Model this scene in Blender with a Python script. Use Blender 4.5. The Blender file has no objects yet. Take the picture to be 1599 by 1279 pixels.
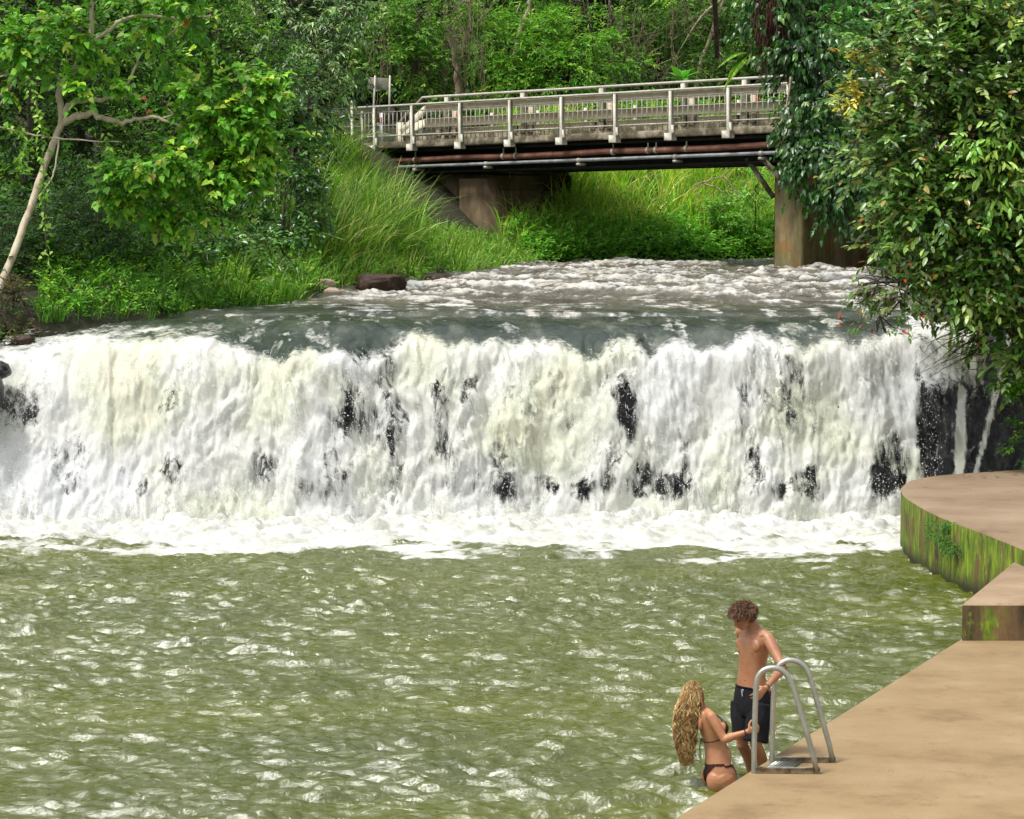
import bpy, math, random
import numpy as np
from mathutils import Vector, Matrix

SC = bpy.context.scene
COL = SC.collection

# ------------------------------------------------------------------ camera
IW, IH, FPX = 1599.0, 1279.0, 4200.0
CX, CY, HOR = 799.5, 639.5, 300.0
CAMZ = 5.2
PITCH = math.atan((CY - HOR) / FPX)
cam_data = bpy.data.cameras.new('camera')
cam = bpy.data.objects.new('camera', cam_data)
COL.objects.link(cam)
cam_data.sensor_width = 36.0
cam_data.lens = FPX / IW * 36.0
cam_data.clip_end = 2000
cam.location = (0, 0, CAMZ)
cam.rotation_euler = (math.pi / 2 - PITCH, 0, 0)
SC.camera = cam

# ------------------------------------------------------------------ sky and sun
SUN_DIR = Vector((-0.42, -0.16, 0.95)).normalized()      # towards the sun
elev = math.asin(SUN_DIR.z)
azim = math.atan2(SUN_DIR.x, SUN_DIR.y)
world = bpy.data.worlds.new('World')
SC.world = world
world.use_nodes = True
wn = world.node_tree
wn.nodes.clear()
w_out = wn.nodes.new('ShaderNodeOutputWorld')
w_bg = wn.nodes.new('ShaderNodeBackground')
w_sky = wn.nodes.new('ShaderNodeTexSky')
w_sky.sky_type = 'NISHITA'
w_sky.sun_disc = False
w_sky.sun_elevation = elev
w_sky.sun_rotation = azim
w_sky.air_density = 1.0
w_sky.dust_density = 4.0
w_hsv = wn.nodes.new('ShaderNodeHueSaturation')          # thin bright cloud: a nearly white sky
w_hsv.inputs['Saturation'].default_value = 0.28
w_hsv.inputs['Value'].default_value = 1.3
wn.links.new(w_sky.outputs[0], w_hsv.inputs['Color'])
wn.links.new(w_hsv.outputs[0], w_bg.inputs['Color'])
w_bg.inputs['Strength'].default_value = 0.13
wn.links.new(w_bg.outputs[0], w_out.inputs[0])
sun_data = bpy.data.lights.new('sun', 'SUN')
sun_data.energy = 2.2
sun_data.angle = math.radians(8)
sun_data.color = (1.0, 0.98, 0.94)
sun = bpy.data.objects.new('sun', sun_data)
COL.objects.link(sun)
sun.rotation_euler = (-SUN_DIR).to_track_quat('-Z', 'Y').to_euler()
SC.view_settings.view_transform = 'Standard'
SC.view_settings.look = 'None'
SC.view_settings.exposure = 0.36
SC.view_settings.gamma = 1.0
SC.render.engine = 'CYCLES'
SC.cycles.max_bounces = 6
SC.cycles.diffuse_bounces = 3
SC.cycles.glossy_bounces = 3
SC.cycles.transmission_bounces = 3
SC.cycles.transparent_max_bounces = 12
SC.cycles.use_denoising = True

# ------------------------------------------------------------------ helpers
def P(px, py, Y):
    """world point at depth Y seen at photo pixel (px, py)"""
    x = (px - CX) / FPX
    y = -(py - CY) / FPX
    d = (x, math.cos(PITCH) + y * math.sin(PITCH), -math.sin(PITCH) + y * math.cos(PITCH))
    t = Y / d[1]
    return np.array((d[0] * t, Y, CAMZ + d[2] * t))

def nrm(v):
    v = np.asarray(v, float)
    return v / np.maximum(np.linalg.norm(v, axis=-1, keepdims=True), 1e-9)

def _hash(ix, iy, seed):
    h = (ix.astype(np.int64) * 374761393 + iy.astype(np.int64) * 668265263 + seed * 1442695041) & 0xFFFFFFFF
    h = ((h ^ (h >> 13)) * 1274126177) & 0xFFFFFFFF
    h = (h ^ (h >> 16)) & 0xFFFFFFFF
    h = (h * 2246822519) & 0xFFFFFFFF
    h = (h ^ (h >> 15)) & 0xFFFF
    return h / 65535.0

def vnoise(x, y, seed=0):
    x = np.asarray(x, float); y = np.asarray(y, float)
    ix = np.floor(x); iy = np.floor(y)
    fx = x - ix; fy = y - iy
    fx = fx * fx * fx * (fx * (fx * 6 - 15) + 10); fy = fy * fy * fy * (fy * (fy * 6 - 15) + 10)
    a = _hash(ix, iy, seed); b = _hash(ix + 1, iy, seed)
    c = _hash(ix, iy + 1, seed); d = _hash(ix + 1, iy + 1, seed)
    return (a * (1 - fx) + b * fx) * (1 - fy) + (c * (1 - fx) + d * fx) * fy

def fbm(x, y, octaves=4, seed=0, rough=0.5):
    r = 0; a = 1; s = 0
    ca, sa = math.cos(0.7), math.sin(0.7)
    for i in range(octaves):
        r = r + a * vnoise(x, y, seed + i * 17)
        s += a; a *= rough
        x, y = (x * ca - y * sa) * 2.03 + 11.3, (x * sa + y * ca) * 2.03 + 5.7
    return r / s

def ridged(x, y, octaves=4, seed=0, rough=0.5):
    r = 0; a = 1; s = 0
    ca, sa = math.cos(0.9), math.sin(0.9)
    for i in range(octaves):
        r = r + a * (1 - np.abs(2 * vnoise(x, y, seed + i * 13) - 1))
        s += a; a *= rough
        x, y = (x * ca - y * sa) * 2.01 + 3.3, (x * sa + y * ca) * 2.01 + 9.1
    return r / s

def sstep(a, b, x):
    t = np.clip((x - a) / (b - a), 0, 1)
    return t * t * (3 - 2 * t)

def link(o, parent=None):
    COL.objects.link(o)
    if parent is not None:
        o.parent = parent
        o.matrix_parent_inverse = Matrix.Translation(-Vector(parent.location))
    return o

def tag(o, label=None, cat=None, group=None, kind=None):
    if label: o['label'] = label
    if cat: o['category'] = cat
    if group: o['group'] = group
    if kind: o['kind'] = kind
    return o

def thing(name, loc, label, cat, group=None):
    o = bpy.data.objects.new(name, None)
    o.empty_display_size = 0.2
    o.location = Vector([float(v) for v in loc])
    COL.objects.link(o)
    return tag(o, label, cat, group)

def mesh_np(name, verts, faces, mat, parent=None, smooth=False, attrs=None, mats=None, midx=None):
    """faces: (n,k) int array or list of such arrays of differing k; attrs {name: array (n,) or (n,3)}"""
    me = bpy.data.meshes.new(name)
    verts = np.asarray(verts, np.float32)
    if not isinstance(faces, (list, tuple)): faces = [faces]
    faces = [np.asarray(f, np.int32) for f in faces if len(f)]
    loops = np.concatenate([f.ravel() for f in faces])
    starts = []; base = 0
    for f in faces:
        n, k = f.shape
        starts.append(base + np.arange(n) * k); base += n * k
    starts = np.concatenate(starts).astype(np.int32)
    me.vertices.add(len(verts)); me.vertices.foreach_set('co', verts.ravel())
    me.loops.add(len(loops)); me.loops.foreach_set('vertex_index', loops)
    me.polygons.add(len(starts)); me.polygons.foreach_set('loop_start', starts)
    if midx is not None: me.polygons.foreach_set('material_index', np.asarray(midx, np.int32))
    me.update(calc_edges=True)
    me.validate(verbose=False)
    if attrs:
        for k, v in attrs.items():
            v = np.asarray(v, np.float32)
            if v.ndim == 1:
                a = me.attributes.new(k, 'FLOAT', 'POINT'); a.data.foreach_set('value', v)
            else:
                a = me.attributes.new(k, 'FLOAT_COLOR', 'POINT')
                if v.shape[1] == 3: v = np.hstack([v, np.ones((len(v), 1), np.float32)])
                a.data.foreach_set('color', v.ravel())
    if smooth: me.polygons.foreach_set('use_smooth', np.ones(len(me.polygons), bool))
    for m in (mats or [mat]): me.materials.append(m)
    o = bpy.data.objects.new(name, me)
    return link(o, parent)

class MB:
    """collects simple shapes and makes one mesh of them"""
    def __init__(s): s.v = []; s.f = {}; s.n = 0
    def add(s, verts, faces):
        verts = np.asarray(verts, float)
        for f in faces:
            s.f.setdefault(len(f), []).append([i + s.n for i in f])
        s.v.append(verts); s.n += len(verts)
        return s
    def addnp(s, verts, farr):
        farr = np.asarray(farr)
        s.f.setdefault(farr.shape[1], []).extend((farr + s.n).tolist())
        s.v.append(np.asarray(verts, float)); s.n += len(verts)
        return s
    def obox(s, c, ax, ay, az, b=0.0):
        """box about c with half-axis vectors; b = bevel in metres"""
        c = np.asarray(c, float); A = [np.asarray(a, float) for a in (ax, ay, az)]
        L = [np.linalg.norm(a) for a in A]
        if b <= 0 or min(L) < b * 1.3:
            vs = [c + sx * A[0] + sy * A[1] + sz * A[2] for sx in (-1, 1) for sy in (-1, 1) for sz in (-1, 1)]
            return s.add(vs, [(0, 1, 3, 2), (4, 6, 7, 5), (0, 4, 5, 1), (2, 3, 7, 6), (0, 2, 6, 4), (1, 5, 7, 3)])
        U = [a / l for a, l in zip(A, L)]
        vs = []; idx = {}
        for sx in (-1, 1):
            for sy in (-1, 1):
                for sz in (-1, 1):
                    S = (sx, sy, sz)
                    for k in range(3):
                        p = c.copy()
                        for j in range(3):
                            p = p + S[j] * U[j] * (L[j] if j == k else L[j] - b)
                        idx[(S, k)] = len(vs); vs.append(p)
        fs = []
        for k in range(3):
            i, j = [(1, 2), (2, 0), (0, 1)][k]
            for sg in (-1, 1):
                q = []
                for si, sj in ((-1, -1), (1, -1), (1, 1), (-1, 1)):
                    S = [0, 0, 0]; S[k] = sg; S[i] = si; S[j] = sj
                    q.append(idx[(tuple(S), k)])
                fs.append(tuple(q if sg > 0 else q[::-1]))
        for k in range(3):
            i, j = [(1, 2), (2, 0), (0, 1)][k]
            for si in (-1, 1):
                for sj in (-1, 1):
                    S0 = [0, 0, 0]; S0[k] = -1; S0[i] = si; S0[j] = sj
                    S1 = list(S0); S1[k] = 1
                    q = [idx[(tuple(S0), i)], idx[(tuple(S1), i)], idx[(tuple(S1), j)], idx[(tuple(S0), j)]]
                    fs.append(tuple(q))
        for sx in (-1, 1):
            for sy in (-1, 1):
                for sz in (-1, 1):
                    fs.append(tuple(idx[((sx, sy, sz), k)] for k in range(3)))
        return s.add(vs, fs)
    def box(s, lo, hi, b=0.0):
        lo = np.asarray(lo, float); hi = np.asarray(hi, float); h = (hi - lo) / 2
        return s.obox((lo + hi) / 2, (h[0], 0, 0), (0, h[1], 0), (0, 0, h[2]), b)
    def tube(s, pts, rad, n=8, cap=True):
        pts = np.asarray(pts, float); m = len(pts)
        rad = np.broadcast_to(np.asarray(rad, float), (m,))
        T = np.gradient(pts, axis=0); T = nrm(T)
        ref = np.array((0, 0, 1.0)) if abs(T[0][2]) < 0.9 else np.array((1.0, 0, 0))
        N = nrm(np.cross(T[0], ref)); fr = []
        for i in range(m):
            N = N - T[i] * np.dot(N, T[i]); N = nrm(N)
            fr.append((N.copy(), np.cross(T[i], N)))
        a = np.arange(n) / n * 2 * math.pi
        vs = np.concatenate([pts[i] + rad[i] * (np.cos(a)[:, None] * fr[i][0] + np.sin(a)[:, None] * fr[i][1]) for i in range(m)])
        i0 = np.arange(n); i1 = (i0 + 1) % n
        q = np.concatenate([np.stack([k * n + i0, k * n + i1, (k + 1) * n + i1, (k + 1) * n + i0], 1) for k in range(m - 1)])
        base = s.n
        s.addnp(vs, q)
        if cap:
            s.f.setdefault(n, []).append([base + i for i in range(n)][::-1])
            s.f[n].append([base + (m - 1) * n + i for i in range(n)])
        return s
    def build(s, name, mat, parent=None, smooth=False, attrs=None):
        return mesh_np(name, np.concatenate(s.v), [np.array(f) for f in s.f.values()], mat, parent, smooth, attrs)

def spline(pts, n):
    """Catmull-Rom through pts, n samples per span (any dimension)"""
    pts = np.asarray(pts, float)
    p = np.vstack([2 * pts[0] - pts[1], pts, 2 * pts[-1] - pts[-2]])
    out = []
    for i in range(1, len(p) - 2):
        t = np.linspace(0, 1, n, endpoint=False)[:, None]
        out.append(0.5 * (2 * p[i] + (-p[i-1] + p[i+1]) * t + (2*p[i-1] - 5*p[i] + 4*p[i+1] - p[i+2]) * t**2 + (-p[i-1] + 3*p[i] - 3*p[i+1] + p[i+2]) * t**3))
    out.append(pts[-1:])
    return np.vstack(out)

# ------------------------------------------------------------------ materials
def new_mat(name):
    m = bpy.data.materials.new(name); m.use_nodes = True
    nt = m.node_tree; nt.nodes.clear()
    out = nt.nodes.new('ShaderNodeOutputMaterial')
    return m, nt, out

class NT:
    def __init__(s, nt): s.nt = nt
    def n(s, t, **kw):
        nd = s.nt.nodes.new('ShaderNode' + t)
        for k, v in kw.items(): setattr(nd, k, v)
        return nd
    def l(s, a, b): s.nt.links.new(a, b)
    def setin(s, nd, **kw):
        for k, v in kw.items():
            k = k.replace('_', ' ')
            if hasattr(v, 'is_linked') or hasattr(v, 'links'): s.l(v, nd.inputs[k])
            else: nd.inputs[k].default_value = v
    def coord(s, scale=(1, 1, 1), which='Object', rot=(0, 0, 0)):
        c = s.n('TexCoord'); mp = s.n('Mapping')
        mp.inputs['Scale'].default_value = scale; mp.inputs['Rotation'].default_value = rot
        s.l(c.outputs[which], mp.inputs['Vector']); return mp.outputs[0]
    def noise(s, vec, scale=1, detail=4, rough=0.5, dist=0.0):
        nd = s.n('TexNoise'); s.l(vec, nd.inputs['Vector'])
        nd.inputs['Scale'].default_value = scale; nd.inputs['Detail'].default_value = detail
        nd.inputs['Roughness'].default_value = rough; nd.inputs['Distortion'].default_value = dist
        return nd.outputs['Fac']
    def ramp(s, fac, stops, interp='LINEAR'):
        nd = s.n('ValToRGB'); nd.color_ramp.interpolation = interp
        el = nd.color_ramp.elements
        while len(el) > 1: el.remove(el[0])
        el[0].position = stops[0][0]; el[0].color = tuple(stops[0][1]) + (1,) if len(stops[0][1]) == 3 else stops[0][1]
        for p, c in stops[1:]:
            e = el.new(p); e.color = tuple(c) + (1,) if len(c) == 3 else c
        s.l(fac, nd.inputs['Fac']); return nd.outputs['Color']
    def math(s, op, a, b=None, clamp=False, c=None):
        nd = s.n('Math', operation=op); nd.use_clamp = clamp
        for i, v in enumerate((a, b, c)):
            if v is None: continue
            if isinstance(v, (int, float)): nd.inputs[i].default_value = v
            else: s.l(v, nd.inputs[i])
        return nd.outputs[0]
    def mix(s, fac, a, b, mode='MIX'):
        nd = s.n('Mix', data_type='RGBA', blend_type=mode)
        for i, v in ((0, fac), (6, a), (7, b)):
            if isinstance(v, (int, float)): nd.inputs[i].default_value = v
            elif isinstance(v, tuple): nd.inputs[i].default_value = v + (1,) if len(v) == 3 else v
            else: s.l(v, nd.inputs[i])
        return nd.outputs[2]
    def attr(s, name):
        nd = s.n('Attribute'); nd.attribute_name = name; return nd
    def bump(s, h, strength=0.3, dist=0.05, normal=None):
        nd = s.n('Bump'); nd.inputs['Strength'].default_value = strength; nd.inputs['Distance'].default_value = dist
        s.l(h, nd.inputs['Height'])
        if normal is not None: s.l(normal, nd.inputs['Normal'])
        return nd.outputs[0]
    def bsdf(s, **kw):
        nd = s.n('BsdfPrincipled')
        for k, v in kw.items():
            k = k.replace('_', ' ')
            if isinstance(v, (int, float)): nd.inputs[k].default_value = v
            elif isinstance(v, tuple): nd.inputs[k].default_value = v + (1,) if len(v) == 3 else v
            else: s.l(v, nd.inputs[k])
        return nd

def rough_mat(name, stops, scale=2.0, detail=6, rough=0.85, bump=0.4, bscale=12, bdist=0.03, spec=0.3, metal=0.0, stretch=(1, 1, 1)):
    m, nt, out = new_mat(name); N = NT(nt)
    v = N.coord(stretch)
    c = N.ramp(N.noise(v, scale, detail, 0.62), stops)
    b = N.bump(N.noise(v, bscale, 6, 0.6), bump, bdist)
    s = N.bsdf(Base_Color=c, Roughness=rough, Normal=b, Specular_IOR_Level=spec, Metallic=metal)
    N.l(s.outputs[0], out.inputs[0]); return m

def leaf_mat(name, rough=0.42, trans=0.28, spec=0.5):
    """colour comes from the leaf's own tint attribute"""
    m, nt, out = new_mat(name); N = NT(nt)
    a = N.attr('tint')
    s = N.bsdf(Base_Color=a.outputs['Color'], Roughness=rough, Specular_IOR_Level=spec)
    t = N.n('BsdfTranslucent')
    tc = N.mix(1.0, a.outputs['Color'], (1.0, 1.25, 0.35), 'MULTIPLY')
    N.l(tc, t.inputs['Color'])
    mx = N.n('MixShader'); mx.inputs[0].default_value = trans
    N.l(s.outputs[0], mx.inputs[1]); N.l(t.outputs[0], mx.inputs[2])
    N.l(mx.outputs[0], out.inputs[0]); return m

M_LEAF = leaf_mat('leaf_satin', 0.5, 0.34, 0.3)
M_LEAFG = leaf_mat('leaf_glossy', 0.33, 0.2, 0.6)
M_GRASS = leaf_mat('grass_blade', 0.5, 0.35, 0.35)
M_BARK = rough_mat('bark_pale', [(0.3, (0.16, 0.11, 0.07)), (0.5, (0.34, 0.27, 0.18)), (0.7, (0.5, 0.42, 0.3))], 6, bscale=25, stretch=(1, 1, 0.4))
M_BARKW = rough_mat('bark_cream', [(0.3, (0.26, 0.19, 0.11)), (0.48, (0.50, 0.42, 0.29)), (0.7, (0.62, 0.55, 0.42))], 5, bscale=25, stretch=(1, 1, 0.4))
M_BARKD = rough_mat('bark_dark', [(0.3, (0.02, 0.016, 0.011)), (0.55, (0.055, 0.043, 0.028)), (0.75, (0.12, 0.10, 0.07))], 5, bscale=20, stretch=(1, 1, 0.35))
M_VINE = rough_mat('dry_vine', [(0.3, (0.05, 0.035, 0.02)), (0.7, (0.2, 0.15, 0.09))], 8)
# ------------------------------------------------------------------ foliage generators
UP = np.array((0, 0, 1.0))

def tints(rng, n, palette, jitter=0.18):
    cols = np.array([c for c, w in palette], float); ws = np.array([w for c, w in palette], float)
    k = rng.choice(len(cols), n, p=ws / ws.sum())
    c = cols[k] * np.array((1.6, 1.55, 1.05)) * (1 + jitter * rng.standard_normal((n, 1)))
    c = c * (1 + 0.07 * rng.standard_normal((n, 3)))
    return np.clip(c, 0.004, 0.9)

def leaves_mesh(name, base, D, Nn, ln, wd, col, mat, parent, fine=False, droop=0.18, fold=0.22, heart=False, extra=None):
    """base (n,3), D axis, Nn normal, ln, wd (n,), col (n,3); one mesh of n leaves"""
    n = len(base)
    D = nrm(D); S = nrm(np.cross(D, Nn)); Nn = np.cross(S, D)
    ln = np.asarray(ln)[:, None, None]; wd = np.asarray(wd)[:, None, None]
    if fine:
        if heart: T = [(0, 0, 0), (.3, 0, 0), (.68, 0, 0), (1, 0, 0), (.12, .95, 1), (.6, .62, 1), (.12, -.95, 1), (.6, -.62, 1)]
        else: T = [(0, 0, 0), (.36, 0, 0), (.72, 0, 0), (1, 0, 0), (.3, .82, 1), (.7, .74, 1), (.3, -.82, 1), (.7, -.74, 1)]
        tr = np.array([(0, 1, 4), (2, 3, 5), (0, 6, 1), (2, 7, 3)]); qd = np.array([(1, 2, 5, 4), (1, 6, 7, 2)])
    else:
        if heart: T = [(0, 0, 0), (.28, .9, 1), (1, 0, 0), (.28, -.9, 1)]
        else: T = [(0, 0, 0), (.45, .85, 1), (1, 0, 0), (.45, -.85, 1)]
        tr = np.array([(0, 2, 1), (0, 3, 2)]); qd = None
    T = np.array(T, float); k = len(T)
    a = T[None, :, 0:1]; s = T[None, :, 1:2]; side = T[None, :, 2:3]
    V = base[:, None, :] + D[:, None, :] * a * ln + S[:, None, :] * s * wd * 0.5 \
        + Nn[:, None, :] * (side * fold * wd * 0.5 - droop * ln * a ** 2)
    off = (np.arange(n) * k)[:, None, None]
    faces = [(tr[None] + off).reshape(-1, 3)]
    if qd is not None: faces.append((qd[None] + off).reshape(-1, 4))
    V = V.reshape(-1, 3); C = np.repeat(col, k, axis=0)
    if extra is not None:
        ev, ef, ec = extra
        faces.append(np.asarray(ef) + len(V)); V = np.vstack([V, ev]); C = np.vstack([C, ec])
    fs = {}
    for f in faces: fs.setdefault(f.shape[1], []).append(f)
    faces = [np.vstack(x) for x in fs.values()]
    return mesh_np(name, V, faces, mat, parent, attrs={'tint': C})

def spray_arrays(rng, base, dirs, L, K, ll, lw, ang=0.9, twigdroop=0.25, leafdroop=0.25, hang=0.0):
    """leaves set alternately along twigs; returns base, D, N, len, wid"""
    n = len(base)
    t = (np.arange(K)[None, :] + 0.4 + 0.5 * rng.random((n, K))) / K
    L = np.asarray(L).reshape(-1, 1) * np.ones((n, 1))
    pos = base[:, None, :] + dirs[:, None, :] * (L * t)[:, :, None]
    pos[:, :, 2] -= twigdroop * (L * t * t)
    S = nrm(np.cross(dirs, UP) + 0.05 * rng.standard_normal((n, 3)))
    sign = np.where(np.arange(K) % 2 == 0, 1.0, -1.0)[None, :, None]
    a = ang * (1.15 - 0.7 * t)[:, :, None]
    D = dirs[:, None, :] * np.cos(a) + S[:, None, :] * sign * np.sin(a)
    D = D + 0.28 * rng.standard_normal(D.shape)
    D[:, :, 2] -= leafdroop + hang * 1.5
    D = nrm(D)
    Nn = UP[None, None, :] + 0.42 * rng.standard_normal(D.shape)
    Nn = Nn + hang * (-0.8) * dirs[:, None, :] + np.array((0, -0.35, 0))
    ll = ll * (0.65 + 0.6 * rng.random((n, K))); lw_ = lw * (ll / np.mean(ll))
    m = n * K
    return pos.reshape(m, 3), D.reshape(m, 3), Nn.reshape(m, 3), ll.ravel(), lw_.ravel()

def blob_twigs(rng, blobs, ll, lw, lai=3.2, K=7, clump=0.45, tw=None, up=0.25, shell=0.35):
    """blobs: (px,py,Y,rx_px,ry_px[,depth m]) -> twig bases and directions"""
    B = []; Dd = []
    for b in blobs:
        px, py, Y, rx, ry = b[:5]
        c = P(px, py, Y); mx = rx * Y / FPX; mz = ry * Y / FPX
        my = b[5] if len(b) > 5 else max(0.6, 0.6 * min(mx, mz))
        area = math.pi * mx * mz
        nt = max(4, int(lai * area / (0.6 * ll * lw) / K))
        nc = max(3, int(nt / 16))
        u = nrm(rng.standard_normal((nc, 3)))
        u[:, 1] = np.where(rng.random(nc) < 0.7, -np.abs(u[:, 1]), u[:, 1])
        r = (shell + (1 - shell) * rng.random((nc, 1))) ** 0.6
        cc = c + u * r * np.array((mx, my, mz))
        cr = 0.8 * clump * (0.5 + rng.random(nc)) * min(1, 1.6 * min(mx, mz) / 1.0 + .3)
        k = rng.integers(0, nc, nt)
        v = nrm(rng.standard_normal((nt, 3)))
        v[:, 2] = v[:, 2] * 0.7
        bb = cc[k] + v * (cr[k] * (0.3 + 0.7 * rng.random(nt)))[:, None]
        d = nrm(v + 0.8 * u[k] + up * UP + 0.5 * rng.standard_normal((nt, 3)) + np.array((0, -0.3, 0)))
        B.append(bb); Dd.append(d)
    return np.vstack(B), np.vstack(Dd)

def crown(name, parent, blobs, palette, seed, ll=0.12, lw=0.05, lai=3.2, K=7, clump=0.45, mat=None, fine=False, up=0.25,
          heart=False, leafdroop=0.25, hang=0.0, accents=None, shell=0.35, L=None, fold=0.22):
    rng = np.random.default_rng(seed)
    b, d = blob_twigs(rng, blobs, ll, lw, lai, K, clump, up=up, shell=shell)
    L = L or ll * K * 0.42
    base, D, Nn, l_, w_ = spray_arrays(rng, b, d, L * (0.6 + 0.7 * rng.random(len(b))), K, ll, lw, leafdroop=leafdroop, hang=hang)
    # each twig shares a tint, leaves vary about it
    tw = tints(rng, len(b), palette, 0.14)
    col = np.repeat(tw, K, axis=0) * (1 + 0.12 * rng.standard_normal((len(base), 1)))
    if accents:
        for c, frac in accents:
            k = rng.random(len(base)) < frac
            col[k] = np.array(c) * (1 + 0.2 * rng.standard_normal((k.sum(), 1)))
    col = np.clip(col, 0.004, 0.9)
    # the twigs themselves: thin three-sided sticks
    e = b + d * (L * 0.9); e[:, 2] -= 0.25 * L * 0.8
    st = b - d * 0.25 * L
    s1 = nrm(np.cross(d, UP)) * 0.004 * (1 + ll * 6); s2 = np.cross(nrm(d), nrm(s1)) * 0.004 * (1 + ll * 6)
    ev = np.stack([st - s1, st + s1, st + s2, e], 1).reshape(-1, 3)
    o = (np.arange(len(b)) * 4)[:, None, None]
    ef = (np.array([(0, 1, 3), (1, 2, 3), (2, 0, 3)])[None] + o).reshape(-1, 3)
    ec = np.repeat(np.array([(0.07, 0.06, 0.03)]), len(ev), axis=0)
    return leaves_mesh(name, base, D, Nn, l_, w_, col, mat or M_LEAF, parent, fine, heart=heart, extra=(ev, ef, ec), fold=fold)

def limb(mb, pts, r0, r1, n=7, per=6, wob=0.0, rng=None):
    c = spline(pts, per)
    if rng is not None and wob > 0:
        c[1:-1] += rng.standard_normal((len(c) - 2, 3)) * wob
    t = np.linspace(0, 1, len(c))
    mb.tube(c, r0 * (1 - t) + r1 * t, n)
    return c

def vines(name, parent, starts, seed, mat=None, rad=0.012, sway=0.25):
    """hanging or looping stems: starts = list of (p0, p1, sag)"""
    rng = np.random.default_rng(seed); mb = MB()
    for p0, p1, sag in starts:
        p0 = np.asarray(p0, float); p1 = np.asarray(p1, float)
        t = np.linspace(0, 1, 12)[:, None]
        c = p0 * (1 - t) + p1 * t
        c[:, 2] -= sag * 4 * (t * (1 - t))[:, 0]
        w = np.cumsum(rng.standard_normal((12, 3)) * sway * 0.1, axis=0); w -= w[-1] * t
        c += w * np.sin(t * math.pi)
        mb.tube(c, rad * (0.7 + 0.6 * rng.random()), 4)
    return mb.build(name, mat or M_VINE, parent)

def grass_mesh(name, parent, pts, seed, h=1.0, w=0.014, palette=None, lean=0.5, seg=4, wind=(0.15, -0.1), mat=None, arch=1.0):
    rng = np.random.default_rng(seed); n = len(pts)
    nt_ = max(1, n // 22); ck = rng.integers(0, n, nt_); kk = rng.integers(0, nt_, n); loose = rng.random(n) < 0.25
    az = rng.random(n) * 2 * math.pi; rr_ = 0.16 * h ** .5 * np.sqrt(rng.random(n))
    pc = pts[ck][kk] + np.stack([np.cos(az) * rr_, np.sin(az) * rr_, 0 * rr_], 1)
    pts = np.where(loose[:, None], pts, pc)
    az = az + 0.5 * rng.standard_normal(n)
    hc = 0.6 + 0.75 * rng.random(nt_)
    h = h * (0.5 + 0.6 * rng.random(n)) * np.where(loose, 0.8, hc[kk])
    dx = np.stack([np.cos(az), np.sin(az), np.zeros(n)], 1) + np.array((wind[0], wind[1], 0))
    ln = lean * (0.3 + rng.random(n))
    t = np.linspace(0, 1, seg + 1)
    bend = arch * (0.4 + 0.9 * rng.random(n))
    c = pts[:, None, :] + UP[None, None, :] * (h[:, None] * (t - 0.38 * bend[:, None] * ln[:, None] * 1.3 * t ** 3))[:, :, None] \
        + dx[:, None, :] * ((h * ln)[:, None] * (0.25 * t + 0.75 * t ** 2.2))[:, :, None]
    az2 = az + math.pi / 2 + 0.9 * rng.standard_normal(n)
    sv = np.stack([np.cos(az2), np.sin(az2), 0.2 * rng.standard_normal(n)], 1)
    wt = np.array([0.6, 1.0, 0.9, 0.6, 0.06]) if seg == 4 else np.linspace(1, 0.08, seg + 1)
    ww = w * (0.6 + 0.8 * rng.random(n))
    Lf = c - sv[:, None, :] * (ww[:, None] * wt)[:, :, None] * 0.5
    R = c + sv[:, None, :] * (ww[:, None] * wt)[:, :, None] * 0.5
    V = np.stack([Lf, R], 2).reshape(n, -1, 3)
    k = V.shape[1]
    q = np.array([(2 * i, 2 * i + 1, 2 * i + 3, 2 * i + 2) for i in range(seg)])
    F = (q[None] + (np.arange(n) * k)[:, None, None]).reshape(-1, 4)
    col = tints(rng, n, palette or [((0.10, 0.20, 0.025), 1)], 0.16) * (0.75 + 0.5 * rng.random(nt_))[kk][:, None]
    return mesh_np(name, V.reshape(-1, 3), F, mat or M_GRASS, parent, attrs={'tint': np.repeat(col, k, axis=0)})
# ------------------------------------------------------------------ terrain
RIVER = np.array([(-9.4, 41.0), (-8.9, 43.6), (-8.2, 45.1), (-6.07, 46.4), (-4.67, 49), (-3.46, 51.9), (-2.24, 58.8), (-1.55, 65.3), (-.67, 70.6),
                  (.94, 78.7), (4, 80.5), (7.8, 81.7), (14, 83.5), (30, 88), (48, 92), (48, 82), (30, 79), (16, 76.5), (11.6, 76), (10.0, 73.5), (8.9, 60), (7.6, 50),
                  (7.0, 46), (6.75, 43.5), (6.6, 41.0)])
WU = 3.1      # upper water level

def river_dist(X, Y):
    """signed distance to the upper river, negative inside"""
    X = np.asarray(X, float); Y = np.asarray(Y, float)
    best = np.full(X.shape, 1e9); inside = np.zeros(X.shape, bool)
    n = len(RIVER)
    for i in range(n):
        a = RIVER[i]; b = RIVER[(i + 1) % n]
        e = b - a; L2 = e @ e
        t = np.clip(((X - a[0]) * e[0] + (Y - a[1]) * e[1]) / L2, 0, 1)
        d = np.hypot(X - a[0] - t * e[0], Y - a[1] - t * e[1])
        best = np.minimum(best, d)
        cond = ((a[1] > Y) != (b[1] > Y)) & (X < (b[0] - a[0]) * (Y - a[1]) / (b[1] - a[1] + 1e-12) + a[0])
        inside ^= cond
    return np.where(inside, -best, best)

def bridge_xy(t): return np.array((-3.0 + .7216 * t, 81.5 - .692 * t))

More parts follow.
